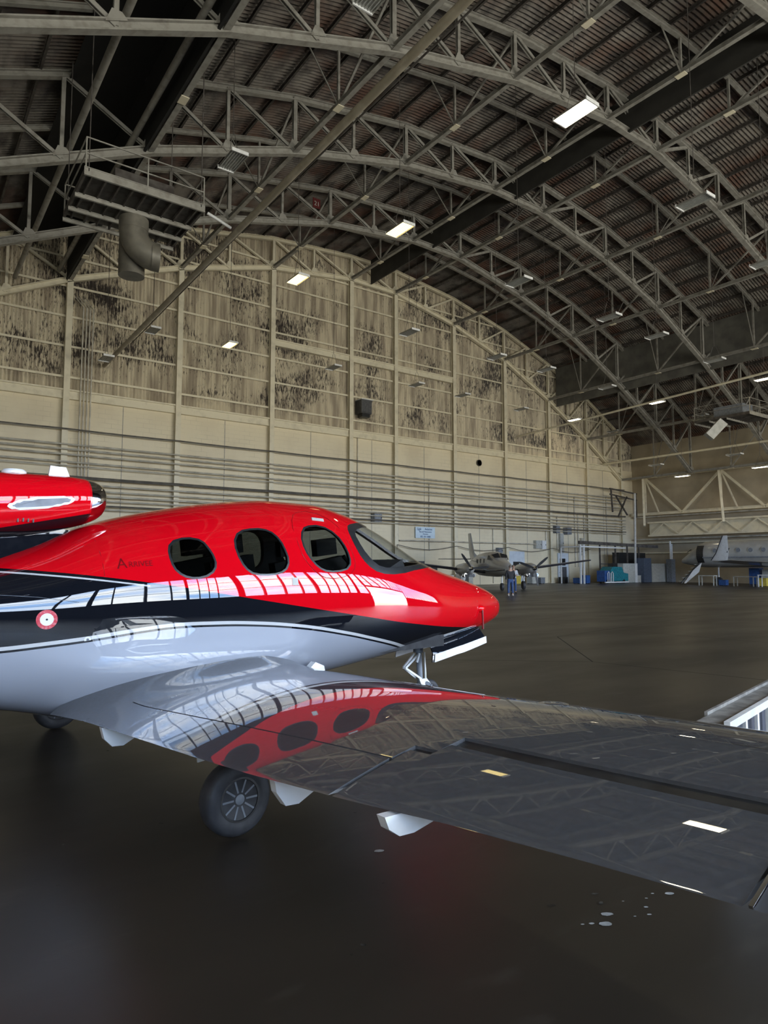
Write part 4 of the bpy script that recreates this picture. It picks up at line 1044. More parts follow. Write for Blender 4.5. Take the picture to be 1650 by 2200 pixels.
# sign
SIGNB = noisy(bsdf('sign_board', (0.62, 0.74, 0.82), 0.5), (0.56, 0.68, 0.77), 3); SIGNT = noisy(bsdf('sign_lettering', (0.02, 0.08, 0.20), 0.5), (0.03, 0.1, 0.24), 5)
m = M(); m.b2((35.9, 44.84, 4.07), (38.06, 44.88, 5.03)); sg_ = tag(m.build('wall_sign', SIGNB, None, origin=(36.98, 44.86, 4.07)), 'pale blue sign with dark lettering on the block wall', 'sign')
def text3(body, x, y, z, size, mat, parent, name='lettering', align='CENTER', sx=1.0, shear=0.0):
    c = bpy.data.curves.new(name, 'FONT'); c.body = body; c.size = size; c.align_x = align; c.extrude = .005; c.shear = shear
    tmp = bpy.data.objects.new('tmp', c); COL.objects.link(tmp); dg = bpy.context.evaluated_depsgraph_get(); dg.update()
    me = bpy.data.meshes.new_from_object(tmp.evaluated_get(dg)); bpy.data.objects.remove(tmp)
    m = M(); m.add([(x + v.co.x * sx, y - v.co.z, z + v.co.y) for v in me.vertices], [tuple(p.vertices) for p in me.polygons]); return m.build(name, mat, parent)
text3('Eagle', 36.28, 44.83, 4.75, .30, SIGNT, sg_, sx=.75, shear=.3); text3('Aviation', 37.32, 44.83, 4.76, .26, SIGNT, sg_, sx=.95)
text3('Aircraft Maintenance', 36.98, 44.83, 4.56, .18, SIGNT, sg_, sx=.9); text3('Avionics', 36.98, 44.83, 4.37, .17, SIGNT, sg_); text3('805 201-5000', 36.98, 44.83, 4.13, .22, SIGNT, sg_, sx=.9)
# doors in the end wall
DW = noisy(bsdf('door_blue_white', (0.62, 0.68, 0.74), 0.4), (0.55, 0.6, 0.66), 3); DD = noisy(bsdf('dark_door', (0.10, 0.10, 0.11), 0.4), (0.07, 0.07, 0.075), 5)
def walldoor(n, x0, x1, h, win):
    m = M(); m.b2((x0, 44.88, 0), (x1, 44.96, h)); d = struct(m, 'door_%d' % n, DW)
    m = M(); m.b2((x0 + win[0], 44.85, win[2]), (x0 + win[1], 44.89, win[3])); m.build('door_glass', BLACK, d)
    m = M(); m.revolve((x0 + .15, 44.86, 1.05), (0, -1, 0), [(.03, 0), (.03, .06), (.0, .06)], 8); m.build('door_handle', CHROME, d); return d
d = walldoor(1, 54.3, 55.9, 3.0, (.3, 1.1, 1.75, 2.45)); m = M(); m.b2((54.65, 44.84, 0.02), (55.55, 44.88, 1.6)); m.build('door_panel', DD, d)
walldoor(2, 46.9, 49.4, 3.1, (.9, 1.7, 1.5, 2.1))
m = M(); m.b2((33.4, 44.9, .1), (35.2, 44.96, 2.2)); struct(m, 'door_3', DW)
m = M(); m.b2((35.4, 44.88, 1.35), (36.9, 44.95, 2.1)); tag(m.build('notice_board', DD, None, origin=(36.1, 44.9, 1.35)), 'dark blue board on the wall above the red nose', 'board')
# ------------------------------------------------------------------ aerial heater platform, upper left
def platform(name_lb, x0, x1, y0, y1, z, lbduct=True, flip=False):
    t = thing('aerial_platform', name_lb, 'platform', ((x0 + x1) / 2, (y0 + y1) / 2, z))
    m = M(); m.b2((x0, y0, z), (x1, y1, z + .04)); m.build('deck', STEEL_D, t)
    m = M()
    for k in range(9): xx = x0 + (x1 - x0) * (k + .5) / 9; m.bar((xx, y0 + .05, z - .08), (xx, y1 - .05, z - .08), .06, .14)
    m.build('joist', STEEL_D, t)
    for i, yy in enumerate([y0, y0 + (y1 - y0) * .4, y0 + (y1 - y0) * .72, y1]):
        m = M(); m.ibeam((x0 - .05, yy, z - .02 if i == 0 else z - .2), (x1 + .05, yy, z - .02 if i == 0 else z - .2), .08, .30 if i == 0 else .16, .03); m.build('edge_beam', STEEL, t)
    for xx in (x0, x1): m = M(); m.bar((xx, y0, z - .03), (xx, y1, z - .03), .08, .22); m.build('end_beam', STEEL_D, t)
    for k in range(3):
        xx = x0 + (x1 - x0) * k / 2
        for yy in (y0, y1): m = M(); m.bar((xx, yy, z), (xx, yy, z + 1.2), .045, .045, (0, 1, 0)); m.build('rail_post', STEEL, t)
    for yy in (y0, y1):
        for zz in (.62, 1.2): m = M(); m.bar((x0, yy, z + zz), (x1, yy, z + zz), .04, .04); m.build('hand_rail', STEEL, t)
    for xx in (x0, x1):
        for zz in (.62, 1.2): m = M(); m.bar((xx, y0, z + zz), (xx, y1, z + zz), .04, .04); m.build('hand_rail', STEEL, t)
    for xx in (x0 + .1, x1 - .1):
        for yy in (y0, y1): m = M(); m.bar((xx, yy, z), (xx, yy, zt(xx)), .03, .03, (0, 1, 0)); m.build('hanger', STEEL_D, t)
    return t
DUCT = noisy(bsdf('duct_sheet_metal', (0.20, 0.185, 0.15), 0.5, 0.3), (0.13, 0.12, 0.10), 2.0)
t = platform('aerial steel platform with railings carrying a heater, upper left', 4.75, 8.95, 24.0, 27.6, 15.25)
m = M(); m.b2((6.0, 25.2, 15.3), (8.2, 27.0, 16.4)); tag(m.build('heater_unit', STEEL_D, None, origin=(7, 26, 15.3)), 'dark heater unit on the left aerial platform', 'heater')
# duct elbow under platform
def elbow(c, r, label):
    t = thing('heater_duct', label, 'duct', c)
    x, y, z = c; m = M(); rings = []
    for i in range(9):
        a = PI / 2 * i / 8; ctr = Vector((x, y, z)) + Vector((-.9 + .9 * math.cos(a), 0, -.9 * math.sin(a)))
        d = Vector((-math.sin(a), 0, -math.cos(a)))
        ctr = Vector((x, y, z + .3)) + Vector((0.9 * (1 - math.cos(a)), -.25 * (1 - math.cos(a)), -0.9 * math.sin(a)))
        d = Vector((math.sin(a), -.2 * math.sin(a), -math.cos(a))); _, s, u = frame(d, (0, 1, 0)); rings.append(m.ring(ctr, s, u, r, 24))
    m.loft(rings, True, False)
    _, s, u = frame((1, -.2, 0), (0, 1, 0)); c2 = rings[-1]; m.loft([c2, [p + (Vector((x + .9, y - .25, z - .6)) - p) * .08 + Vector((-.3, 0, 0)) for p in c2]], False, False)
    m.build('elbow', DUCT, t, 40)
    m = M(); m.tube((x, y, z + .3), (x, y, z + .75), r * 1.02, 24); m.build('collar', DUCT, t, 40)
    m = M(); m.tube((x + .15, y + .7, z + .6), (x + .15, y + .7, z - 1.15), r * .92, 24); m.build('down_pipe', DUCT, t, 40); return t
elbow((6.75, 25.3, 13.9), .52, 'round grey heater duct elbow hanging below the left platform')
m = M(); m.path([(9.1, 24.0, 15.1), (9.6, 24.0, 14.95), (10.1, 24.1, 14.85)], .06, 8); tag(m.build('white_conduit', WHITE, None, 50, origin=(8.95, 24, 15.1)), 'bright white pipe stub leaving the right end of the left platform', 'pipe')
t = platform('smaller aerial platform with railings at the right edge', 54.9, 58.3, 25.8, 30.4, 13.97)
m = M(); m.b2((55.6, 26.7, 14.02), (57.3, 29.1, 15.0)); tag(m.build('heater_unit', GREYP, None, origin=(56.5, 28, 14.02)), 'grey heater unit on the right aerial platform', 'heater')
m = M(); m.bar((54.3, 27.7, 13.4), (53.5, 28.5, 12.2), .75, .75, (0, 0, 1)); tag(m.build('square_duct', noisy(bsdf('light_duct', (.45, .45, .43), .4, .4), (.35, .35, .33), 4), None, origin=(54.9, 28.1, 12.3)), 'pale square duct sticking down from the right platform', 'duct')
# small red sign in the trusses
m = M(); m.b2((20.8, 36.4, 24.7), (21.35, 36.44, 25.35)); t = tag(m.build('red_sign', noisy(bsdf('dull_red', (.12, .02, .02), .5), (.09, .015, .015), 6), None, origin=(21, 36.4, 24.7)), 'small dull red sign hanging among the roof trusses', 'sign')
text3('21', 21.08, 36.38, 24.85, .42, BOXWHITE, t)
# ------------------------------------------------------------------ far right wall furniture
def wallbrace():
    X = 66.6
    t = thing('wall_truss', 'tan lattice truss with long braces along the far right wall', 'truss', (X, 30, 7.2))
    M().ibeam((X, 10, 11.4), (X, 44.6, 11.4), .25, .3, .05).build('top_chord', TAN, t)
    M().ibeam((X, 10, 7.35), (X, 44.6, 7.35), .25, .3, .05).build('bottom_chord', TAN, t)
    ys = [42.8, 34.4, 26.0, 17.6]
    for a, b in zip(ys, ys[1:]):
        mid = (a + b) / 2
        M().bar((X, a, 11.3), (X, mid, 7.3), .2, .2).build('brace', TAN, t); M().bar((X, b, 11.3), (X, mid, 7.3), .2, .2).build('brace', TAN, t)
        M().bar((X, a, 11.3), (X, a - 1.6, 7.3), .12, .12).build('brace', TAN, t); M().bar((X, a, 11.3), (X, a, 7.3), .14, .14, (0, 1, 0)).build('post', TAN, t)
        M().bar((X - .4, a, 11.3), (X - 2.5, a - 1.4, 5.9), .22, .22).build('prop', TAN, t)
wallbrace()
m = M(); X = 66.2; t = thing('crane_girder', 'pale box lattice girder above the parked business jet', 'girder', (X, 36, 5.2))
for z in (4.95, 6.35): M().bar((X, 18, z), (X, 42.3, z), .3, .18).build('chord', TAN, t)
k = 0
y = 42.0
while y > 19:
    M().bar((X - .1, y, 5.05), (X - .1, y - 1.6, 6.25), .1, .1).build('brace', TAN, t); M().bar((X - .1, y - 1.6, 6.25), (X - .1, y - 3.2, 5.05), .1, .1).build('brace', TAN, t); y -= 3.2
m = M(); m.b2((X + .2, 18, 4.9), (X + .3, 42.3, 6.4)); m.build('web_plate', TAN, t)
for z, lb in ((7.05, 'upper long pipe on the far right wall'), (4.6, 'long pipe under the pale girder, upper'), (4.2, 'long pipe under the pale girder, lower'), (3.1, 'lowest long pipe on the far right wall')): longpipe('wall_pipe', [(66.9, 44.5, z), (66.9, 10, z)], .09, CONDUIT if z > 4.3 else TAN, lb)
m = M(); m.bar((61.6, 41, .0), (61.9, 41, 9.2), .14, .14, (0, 1, 0)); tag(m.build('standing_pipe', noisy(bsdf('bright_pipe', (.7, .7, .68), .3), (.6, .6, .58), 5), None, origin=(61.7, 41, 0)), 'bright tall slender pipe standing by the dark blue cabinet', 'pipe')
t = thing('scaffold_bracket', 'dark steel bracket frame high in the far corner', 'bracket', (63, 43.5, 8.3))
for a, b in (((61.2, 43.5, 9.9), (66.0, 43.5, 9.6)), ((61.2, 43.5, 9.3), (66.0, 43.5, 8.9)), ((61.4, 43.5, 9.9), (61.6, 43.5, 7.4)), ((65.8, 43.5, 9.6), (65.9, 43.5, 7.0)), ((62.2, 43.5, 9.2), (64.2, 43.5, 7.2)), ((64.2, 43.5, 9.2), (62.6, 43.5, 7.0))): M().bar(a, b, .12, .14).build('frame_member', STEEL_D, t)
# ------------------------------------------------------------------ steel enclosure in the far corner
t = thing('steel_enclosure', 'open white and grey steel framed enclosure in the far corner', 'frame', (57, 42, 0))
for x in (53.1, 53.6, 56.1, 58.6, 60.6, 62.6): M().bar((x, 41.2, 0), (x, 41.2, 3.75), .14 if x < 54 else .09, .14, (0, 1, 0)).build('post', WHITE if x < 54 else STEEL_D, t)
M().bar((52.9, 41.2, 3.95), (66, 41.2, 3.75), .2, .3).build('header', STEEL_D, t); M().bar((53.1, 41.15, 3.55), (60.2, 41.15, 3.5), .1, .12).build('top_rail', WHITE, t)
M().bar((56.1, 41.2, 1.9), (62.6, 41.2, 1.9), .06, .1).build('mid_rail', STEEL_D, t); M().bar((53.1, 43.5, 3.55), (53.1, 41.2, 3.55), .1, .12).build('side_rail', WHITE, t)
M().bar((53.1, 43.5, 0), (53.1, 43.5, 3.6), .1, .1, (0, 1, 0)).build('post', WHITE, t)
# teal machine
t = thing('floor_machine', 'teal industrial machine with white hoops in the far corner', 'machine', (57, 40.5, 0))
m = M(); m.prism([(55.8, 39.8, .25), (58.6, 39.8, .25), (58.6, 39.8, .95), (57.9, 39.8, 1.05), (57.6, 39.8, 1.6), (56.2, 39.8, 1.62), (55.8, 39.8, 1.3)], (0, 1.2, 0)); m.build('body', TEAL, t)
m = M(); m.b2((55.0, 39.9, .2), (55.8, 40.8, 1.25)); m.build('side_box', BLUE, t)
for x in (55.2, 55.75): m = M(); m.path([(x, 39.7, .2), (x, 39.7, 1.0), (x + .15, 39.7, 1.15), (x + .3, 39.7, 1.0), (x + .3, 39.7, .2)], .04, 6); m.build('hoop', WHITE, t)
for x in (55.4, 57.9): m = M(); m.revolve((x, 39.85, .2), (0, -1, 0), [(.2, -.06), (.2, .06), (0, .06)], 14); m.build('wheel', BLACK, t, 40)
m = M(); m.b2((54.9, 39.7, .08), (58.5, 39.85, .2)); m.build('skirt', WHITE, t)
m = M(); m.b2((56.5, 40, 1.6), (57.2, 40.6, 1.95)); m.revolve((57.0, 40.4, 1.7), (0, 0, 1), [(.25, 0), (.25, .2), (.1, .3)], 12); m.build('motor', BLACK, t)
def crate(name, x0, x1, y0, y1, z1, mat, lb, cat, lid=None, z0=0.0):
    t = thing(name, lb, cat, ((x0 + x1) / 2, (y0 + y1) / 2, z0)); m = M(); m.b2((x0, y0, z0 + .04), (x1, y1, z1)); m.build('body', mat, t)
    m = M(); m.b2((x0 - .02, y0 - .02, z1 - .04), (x1 + .02, y1 + .02, z1)); m.build('lid', lid or mat, t)
    m = M()
    for a in (x0 + .1, x1 - .1):
        for b in (y0 + .1, y1 - .1): m.b2((a - .05, b - .05, z0), (a + .05, b + .05, z0 + .05))
    m.build('feet', BLACK, t); return t
crate('white_cabinet', 58.4, 60.3, 40.2, 41.0, 1.95, BOXWHITE, 'broad pale cabinet right of the teal machine', 'cabinet')
crate('white_cabinet', 60.36, 60.78, 40.2, 41.0, 1.95, WHITE, 'narrow bright cabinet beside the broad pale one', 'cabinet')
crate('low_box', 60.82, 61.5, 40.3, 41.0, .75, BOXWHITE, 'low pale box between the cabinets', 'box')
crate('blue_cabinet', 61.9, 63.2, 40.2, 41.0, 2.5, noisy(bsdf('slate_blue', (.10, .13, .18), .5), (.08, .1, .15), 5), 'tall slate blue cabinet in the far corner', 'cabinet')
crate('white_cabinet', 63.3, 66.4, 40.2, 41.0, 1.95, BOXWHITE, 'widest pale cabinet right of the slate blue one', 'cabinet')
crate('dark_locker', 60.9, 65.6, 42.4, 43.2, 3.1, BLACK, 'large dark locker behind the pale cabinets', 'locker')
crate('blue_bin', 53.2, 54.2, 41.5, 42.2, .55, BLUE, 'blue bin on the floor left of the teal machine', 'bin'); crate('blue_bin', 54.3, 54.9, 41.5, 42.2, .8, BLUE, 'taller blue bin next to the teal machine', 'bin')
crate('control_cabinet', 65.6, 66.3, 39.4, 40.0, 2.4, GREYP, 'grey control cabinet in front of the business jet nose', 'cabinet')
m = M(); m.bar((65.8, 39.6, 2.4), (65.8, 39.6, 4.3), .12, .12, (0, 1, 0)); m.bar((66.05, 39.6, 2.4), (66.05, 39.6, 4.0), .12, .12, (0, 1, 0)); tag(m.build('vertical_tube', WHITE, None, origin=(65.9, 39.6, 2.4)), 'pair of bright tubes on top of the grey control cabinet', 'tube')
# clutter along the end wall
for x, wd, h, mt, nm, lb in ((38.6, 1.0, .9, WHITE, 'storage_crate', 'white crate under the twin engine airplane wing'), (40.2, .5, 1.0, WHITE, 'storage_crate', 'slim white crate near the propeller airplane fuselage'), (41.1, .5, 1.1, BOXWHITE, 'storage_crate', 'pale crate left of the propeller airplane nose'), (47.0, .9, .8, YELLOW, 'storage_crate', 'yellow crate behind the two people'), (49.4, .8, .7, BOXWHITE, 'storage_crate', 'pale crate behind the airplane wheel'), (50.5, .6, .6, GREYP, 'storage_crate', 'grey crate below the right engine'), (53.9, .5, .6, BLACK, 'storage_crate', 'black round bin by the white door'), (36.6, 1.3, 1.6, DD, 'storage_crate', 'dark cabinet behind the left engine')):
    crate(nm, x - wd / 2, x + wd / 2, 43.6, 44.3, h, mt, lb, 'crate')

# ------------------------------------------------------------------ propeller airplane
def rdw(r, d): c, s = math.cos(R(36)), math.sin(R(36)); return (r * c + d * s, -r * s + d * c)
KF = rdw(math.sin(R(8)), -math.cos(R(8))); kn = rdw(8.14, 46.8)
K_ = thing('propeller_airplane', 'white and grey twin propeller airplane facing the viewer near the end wall', 'airplane', (kn[0], kn[1], 0), math.atan2(KF[1], KF[0]), local=True)
# local: +x forward, +y left ; nose wheel at 0
KW = noisy(bsdf('grey_white_airframe', (0.40, 0.39, 0.37), 0.3, coat=.6), (0.34, 0.33, 0.31), 2); KD = noisy(bsdf('dark_trim_airframe', (0.03, 0.032, 0.045), 0.3, coat=.5), (0.05, 0.05, 0.06), 3)
def kprof(): 
    X = [1.9, 1.75, 1.3, .6, -.2, -.9, -1.5, -3.0, -4.6, -6.0, -7.6, -8.6]
    return [(x, w_, zt_, zb_) for x, w_, zt_, zb_ in zip(X, [.03, .17, .36, .52, .64, .70, .72, .72, .66, .48, .26, .06], [1.50, 1.66, 1.86, 2.03, 2.2, 2.62, 2.72, 2.72, 2.62, 2.4, 2.15, 2.0], [1.42, 1.26, 1.08, .98, .94, .92, .92, .92, .96, 1.15, 1.5, 1.85])]
m = M(); rings = []
for x, w_, a, b in kprof():
    zc = b + (a - b) * .5; rings.append([Vector((x, w_ * math.copysign(abs(math.cos(t)) ** .8, math.cos(t)), zc + (a - b) / 2 * math.copysign(abs(math.sin(t)) ** .8, math.sin(t)))) for t in [2 * PI * i / 28 for i in range(28)]])
m.loft(rings); m.build('fuselage', KW, K_, 50)
for s in (1, -1):
    m = M(); m.add([(-.22, s * .04, 2.22), (-.26, s * .44, 2.20), (-.62, s * .56, 2.42), (-.66, s * .06, 2.56)], [(0, 1, 2, 3)] if s > 0 else [(3, 2, 1, 0)])
    m.v = [p + Vector((.06, 0, .045)) for p in m.v]; m.build('windshield', BLACK, K_)
    m = M(); m.add([(-.45, s * .62, 2.12), (-1.0, s * .72, 2.12), (-1.0, s * .66, 2.42), (-.7, s * .60, 2.42)], [(0, 1, 2, 3)]); m.v = [p + Vector((0, s * .02, 0)) for p in m.v]; m.build('cockpit_window', BLACK, K_)
    for k in range(3):
        m = M(); m.revolve((-1.9 - k * .9, s * .70, 2.05), (0, s, 0), [(.17, 0), (.17, .02), (0, .02)], 14); m.build('cabin_window', BLACK, K_)
    m = M()
    st = [(.0, .2, 1.25), (.6, .55, 1.28), (1.6, .62, 1.34)]
    rings = []
    for yy, ch, zz, le in ((.4, 2.1, 1.22, -1.9), (2.2, 1.9, 1.40, -1.9), (7.6, 1.0, 2.10, -2.3)):
        rings.append([Vector((le - ch * c, s * yy, zz + d * ch)) for c, d in ((0, 0), (.08, .055), (.35, .075), (1, 0), (.35, -.05), (.08, -.035))])
    m.loft(rings); m.build('wing', KD, K_, 30)
    e = M(); e.loft([[Vector((x, s * 2.25 + r_ * math.cos(2 * PI * i / 18), z_ + r2 * math.sin(2 * PI * i / 18))) for i in range(18)] for x, r_, z_, r2 in ((.25, .17, 1.52, .17), (.1, .30, 1.50, .30), (-.5, .40, 1.45, .46), (-1.5, .42, 1.42, .48), (-2.8, .38, 1.42, .40), (-4.0, .16, 1.45, .16))]); eng = e.build('engine', KW, K_, 50)
    q = M(); q.revolve((.22, s * 2.25, 1.52), (1, 0, 0), [(.17, 0), (.14, .2), (.05, .40), (.001, .45)], 18); q.build('spinner', CHROME, eng, 50)
    for k in range(3):
        a = R(90 + 120 * k + (35 if s > 0 else 0)) + .6; d = Vector((0, math.cos(a), math.sin(a))); q = M(); c0 = Vector((.34, s * 2.25, 1.52))
        q.loft([[c0 + d * h + Vector((.02, 0, 0)) * 0 + Vector((wx * .35, 0, 0)) + d.cross(Vector((1, 0, 0))) * wx for wx in (-w_, w_)] + [c0 + d * h + Vector((.03 + wx * .35, 0, 0)) + d.cross(Vector((1, 0, 0))) * wx for wx in (w_, -w_)] for h, w_ in ((.12, .05), (.6, .085), (1.05, .07), (1.22, .03))]); q.build('propeller_blade', BLACK, eng)
    q = M(); q.tube((-.1, s * 2.25 + .3 * s, 1.06), (-.45, s * 2.25 + .36 * s, 1.02), .13, 12); q.tube((-.1, s * 2.25 - .3 * s, 1.06), (-.45, s * 2.25 - .36 * s, 1.02), .13, 12); q.build('exhaust_stub', CHROME, eng, 40)
    q = M(); q.b2((-.6, s * 2.25 - .3, .93), (.0, s * 2.25 + .3, 1.12)); q.build('air_intake', BLACK, eng)
    g = M(); g.tube((-1.9, s * 2.25, 1.3), (-1.9, s * 2.25, .35), .06, 8); g.bar((-1.9, s * 2.25 - .3, 1.1), (-1.9, s * 2.25 + .0, .7), .05, .05); gg = g.build('main_landing_gear', WHITE, K_)
    q = M(); q.revolve((-1.9, s * 2.25 - .14, .31), (0, 1, 0), [(.12, 0), (.28, .01), (.31, .08), (.28, .2), (.12, .21)], 18); q.build('tyre', RUBBER, gg, 40)
    m = M(); m.loft([[Vector((-7.3 - ch * c - yy * .25, s * yy, 2.25 + d * ch)) for c, d in ((0, 0), (.3, .05), (1, 0), (.3, -.05))] for yy, ch in ((.1, 1.2), (2.6, .7))]); m.build('stabilizer', KD, K_, 30)
m = M(); m.loft([[Vector((x0 - ch * c, d * ch, z)) for c, d in ((0, 0), (.3, .05), (1, 0), (.3, -.05))] for x0, ch, z in ((-5.6, 2.6, 2.3), (-6.9, 1.6, 2.75), (-7.9, .9, 4.34))]); m.build('tail_fin', KW, K_, 30)
g = M(); g.tube((0, 0, 1.0), (0, 0, .3), .05, 8); ng2 = g.build('nose_landing_gear', WHITE, K_); q = M(); q.revolve((0, -.09, .26), (0, 1, 0), [(.1, 0), (.24, .01), (.26, .09), (.24, .17), (.1, .18)], 18); q.build('tyre', RUBBER, ng2, 40)
for s in (1, -1):
    m = M(); m.path([Vector((1.5, s * .26, 1.42)), Vector((.6, s * .53, 1.38)), Vector((-.9, s * .70, 1.36)), Vector((-1.9, s * .73, 1.42))], .05, 6); m.build('side_stripe', KD, K_)

# ------------------------------------------------------------------ business jet at far right
B_ = thing('business_jet', 'large grey white business jet with open stair door along the right wall', 'airplane', (61.3, 30, 0))
BW = noisy(bsdf('business_jet_white', (0.42, 0.415, 0.39), 0.3, coat=.6), (0.36, 0.355, 0.335), 1.5)
def brg(y, cx, r, zc, rz_=None): rz_ = r if rz_ is None else rz_; return [Vector((cx + r * math.cos(2 * PI * i / 36), y, zc + rz_ * math.sin(2 * PI * i / 36))) for i in range(36)]
m = M(); m.loft([brg(y, 61.3, r, z, rz_) for y, r, z, rz_ in ((35.75, .05, 2.15, .05), (35.6, .25, 2.17, .22), (35.1, .55, 2.28, .45), (34.4, .9, 2.48, .78), (33.8, 1.1, 2.66, 1.06), (33.2, 1.2, 2.76, 1.2), (32, 1.22, 2.78, 1.22), (24, 1.22, 2.78, 1.22), (19, 1.1, 2.9, 1.05), (14, .4, 3.4, .4))]); m.build('fuselage', BW, B_, 50)
m = M(); m.loft([[Vector((61.3 - 1.25 * math.cos(a), y, 2.78 + 1.22 * math.sin(a))) for a in [R(-40) + R(80) * k / 8 for k in range(9)]] + [] for y in (33.6, 32.95)], False, False, False); m.v = [p + Vector((-.0, 0, 0)) for p in m.v]; m.build('door_opening', BLACK, B_)
m = M(); m.add([(60.22, 34.45, 2.95), (60.35, 34.75, 2.85), (60.30, 34.2, 3.25), (60.16, 34.0, 3.2)], [(0, 1, 2, 3)]); m.v = [p + Vector((-.06, 0, 0)) for p in m.v]; m.build('cockpit_window', BLACK, B_)
for y in (31.85, 29.75, 28.7, 27.62, 26.5, 25.4, 24.3):
    m = M(); m.revolve((60.09, y, 3.08), (-1, 0, .1), [(.26, 0), (.26, .02), (.2, .022)], 20); w1 = m.build('cabin_window', BW, B_, 30); m = M(); m.revolve((60.085, y, 3.08), (-1, 0, .1), [(.19, .005), (.19, .028), (0, .028)], 20); m.build('window_pane', GREYP, w1)
m = M(); m.b2((60.02, 12, 2.42), (60.10, 33.0, 2.52)); m.v = [p for p in m.v]; m.build('side_stripe', GREYP, B_)
m = M(); m.loft([[Vector((x, y0 - ch * c, z + d * ch)) for c, d in ((0, 0), (.1, .05), (.4, .06), (1, 0), (.4, -.05), (.1, -.04))] for x, y0, ch, z in ((61, 27.0, 4.5, 1.75), (54.6, 29.2, 2.2, 2.1), (54.0, 29.1, 1.7, 2.15))]); wg = m.build('wing', BW, B_, 30)
m = M(); m.loft([[Vector((x, y0 - ch * c, z)) + Vector((d * ch, 0, 0)) for c, d in ((0, 0), (.3, .05), (1, 0), (.3, -.05))] for x, y0, ch, z in ((54.0, 28.9, 1.3, 2.15), (53.8, 28.4, 1.0, 2.7), (53.5, 27.65, .35, 4.1))]); m.build('winglet', WHITE, wg, 30)
m = M(); m.path([(53.97, 28.93, 2.15), (53.77, 28.43, 2.7), (53.47, 27.68, 4.1)], .035, 5); m.path([(54.1, 28.2, 2.2), (53.95, 27.85, 2.55), (53.8, 27.5, 2.8), (53.8, 27.35, 3.1)], .05, 5); m.build('winglet_trim', BLACK, wg)
st = M(); st.bar((59.9, 33.25, 1.95), (58.9, 34.5, .12), .75, .08, (0, 0, 1)); sto = st.build('stair', BLACK, B_)
for k in range(6): u = (k + .5) / 6; q = M(); q.box((59.9 - u * 1.0, 33.25 + u * 1.25, 1.98 - u * 1.83), (.5, .6, .03), rz=R(38)); q.build('step', BOXWHITE, sto)
q = M(); q.prism([(59.45, 32.75, 2.0), (59.3, 32.95, 1.15), (58.6, 33.85, .12), (58.55, 34.0, .12), (59.1, 33.4, 1.3)], (-.08, -.05, 0)); q.build('stair_side_panel', WHITE, sto)
for x, y in ((61.3, 32.2), (59.6, 24.5), (63.0, 24.5)):
    g = M(); g.tube((x, y, 1.7), (x, y, .4), .07, 8); gg = g.build('landing_gear', WHITE, B_)
    q = M(); q.revolve((x - .15, y, .35), (1, 0, 0), [(.15, 0), (.32, .01), (.35, .1), (.35, .2), (.32, .29), (.15, .3)], 18); q.build('tyre', RUBBER, gg, 40)
# things under and around the business jet
def table(x, y, w_, d, h, mat, lb):
    t = thing('work_table', lb, 'table', (x, y, 0)); m = M(); m.box((x, y, h), (w_, d, .06)); m.build('tabletop', mat, t)
    for a in (-1, 1):
        for b in (-1, 1): m = M(); m.b2((x + a * (w_ / 2 - .05) - .03, y + b * (d / 2 - .05) - .03, 0), (x + a * (w_ / 2 - .05) + .03, y + b * (d / 2 - .05) + .03, h)); m.build('leg', mat, t)
    return t
table(57.5, 31.2, .6, 1.4, .85, BOXWHITE, 'pale table under the business jet beside the stair'); table(57.5, 28.0, .7, 1.7, .8, STEEL, 'grey work table under the business jet wing'); table(57.2, 25.9, .7, 1.6, .95, WHITE, 'white work table at the right edge')
crate('storage_crate', 63.4, 64.2, 29.6, 30.5, 1.5, BLUE, 'blue crate behind the business jet belly', 'crate'); crate('storage_crate', 63.3, 64.1, 28.2, 29.3, 1.4, BOXWHITE, 'pale upright crate behind the business jet', 'crate')
crate('storage_crate', 58.0, 58.5, 29.9, 30.5, .5, BLUE, 'low blue crate under the business jet', 'crate'); crate('storage_crate', 58.1, 58.6, 26.6, 27.2, .7, YELLOW, 'small yellow crate under the wing at right', 'crate')

# ------------------------------------------------------------------ people
SKIN = noisy(bsdf('skin', (0.45, 0.28, 0.2), 0.5), (0.4, 0.24, 0.17), 20); HAIR = noisy(bsdf('grey_hair', (0.16, 0.14, 0.12), 0.7), (0.1, 0.09, 0.08), 30)
JKT = noisy(bsdf('dark_jacket', (0.018, 0.018, 0.022), 0.8), (0.03, 0.03, 0.035), 8); JEAN = noisy(bsdf('blue_jeans', (0.03, 0.06, 0.16), 0.8), (0.045, 0.085, 0.2), 10); SHIRT = noisy(bsdf('pale_shirt', (0.5, 0.52, 0.55), 0.8), (0.42, 0.44, 0.47), 8); SHOE = noisy(bsdf('white_shoe', (0.6, 0.6, 0.58), 0.5), (0.45, 0.45, 0.44), 12)
def skin(name, verts, edges, radii, mat, parent, root=0, sub=2):
    me = bpy.data.meshes.new(name); me.from_pydata([tuple(v) for v in verts], edges, []); me.materials.append(mat)
    o = bpy.data.objects.new(name, me); COL.objects.link(o); o.parent = parent
    md = o.modifiers.new('skin', 'SKIN'); md.use_smooth_shade = True
    for i, r in enumerate(radii):
        sv = me.skin_vertices[0].data[i]; sv.radius = (r, r) if not isinstance(r, tuple) else r; sv.use_root = (i == root)
    s = o.modifiers.new('sub', 'SUBSURF'); s.levels = sub; s.render_levels = sub
    return apply_mods(o)
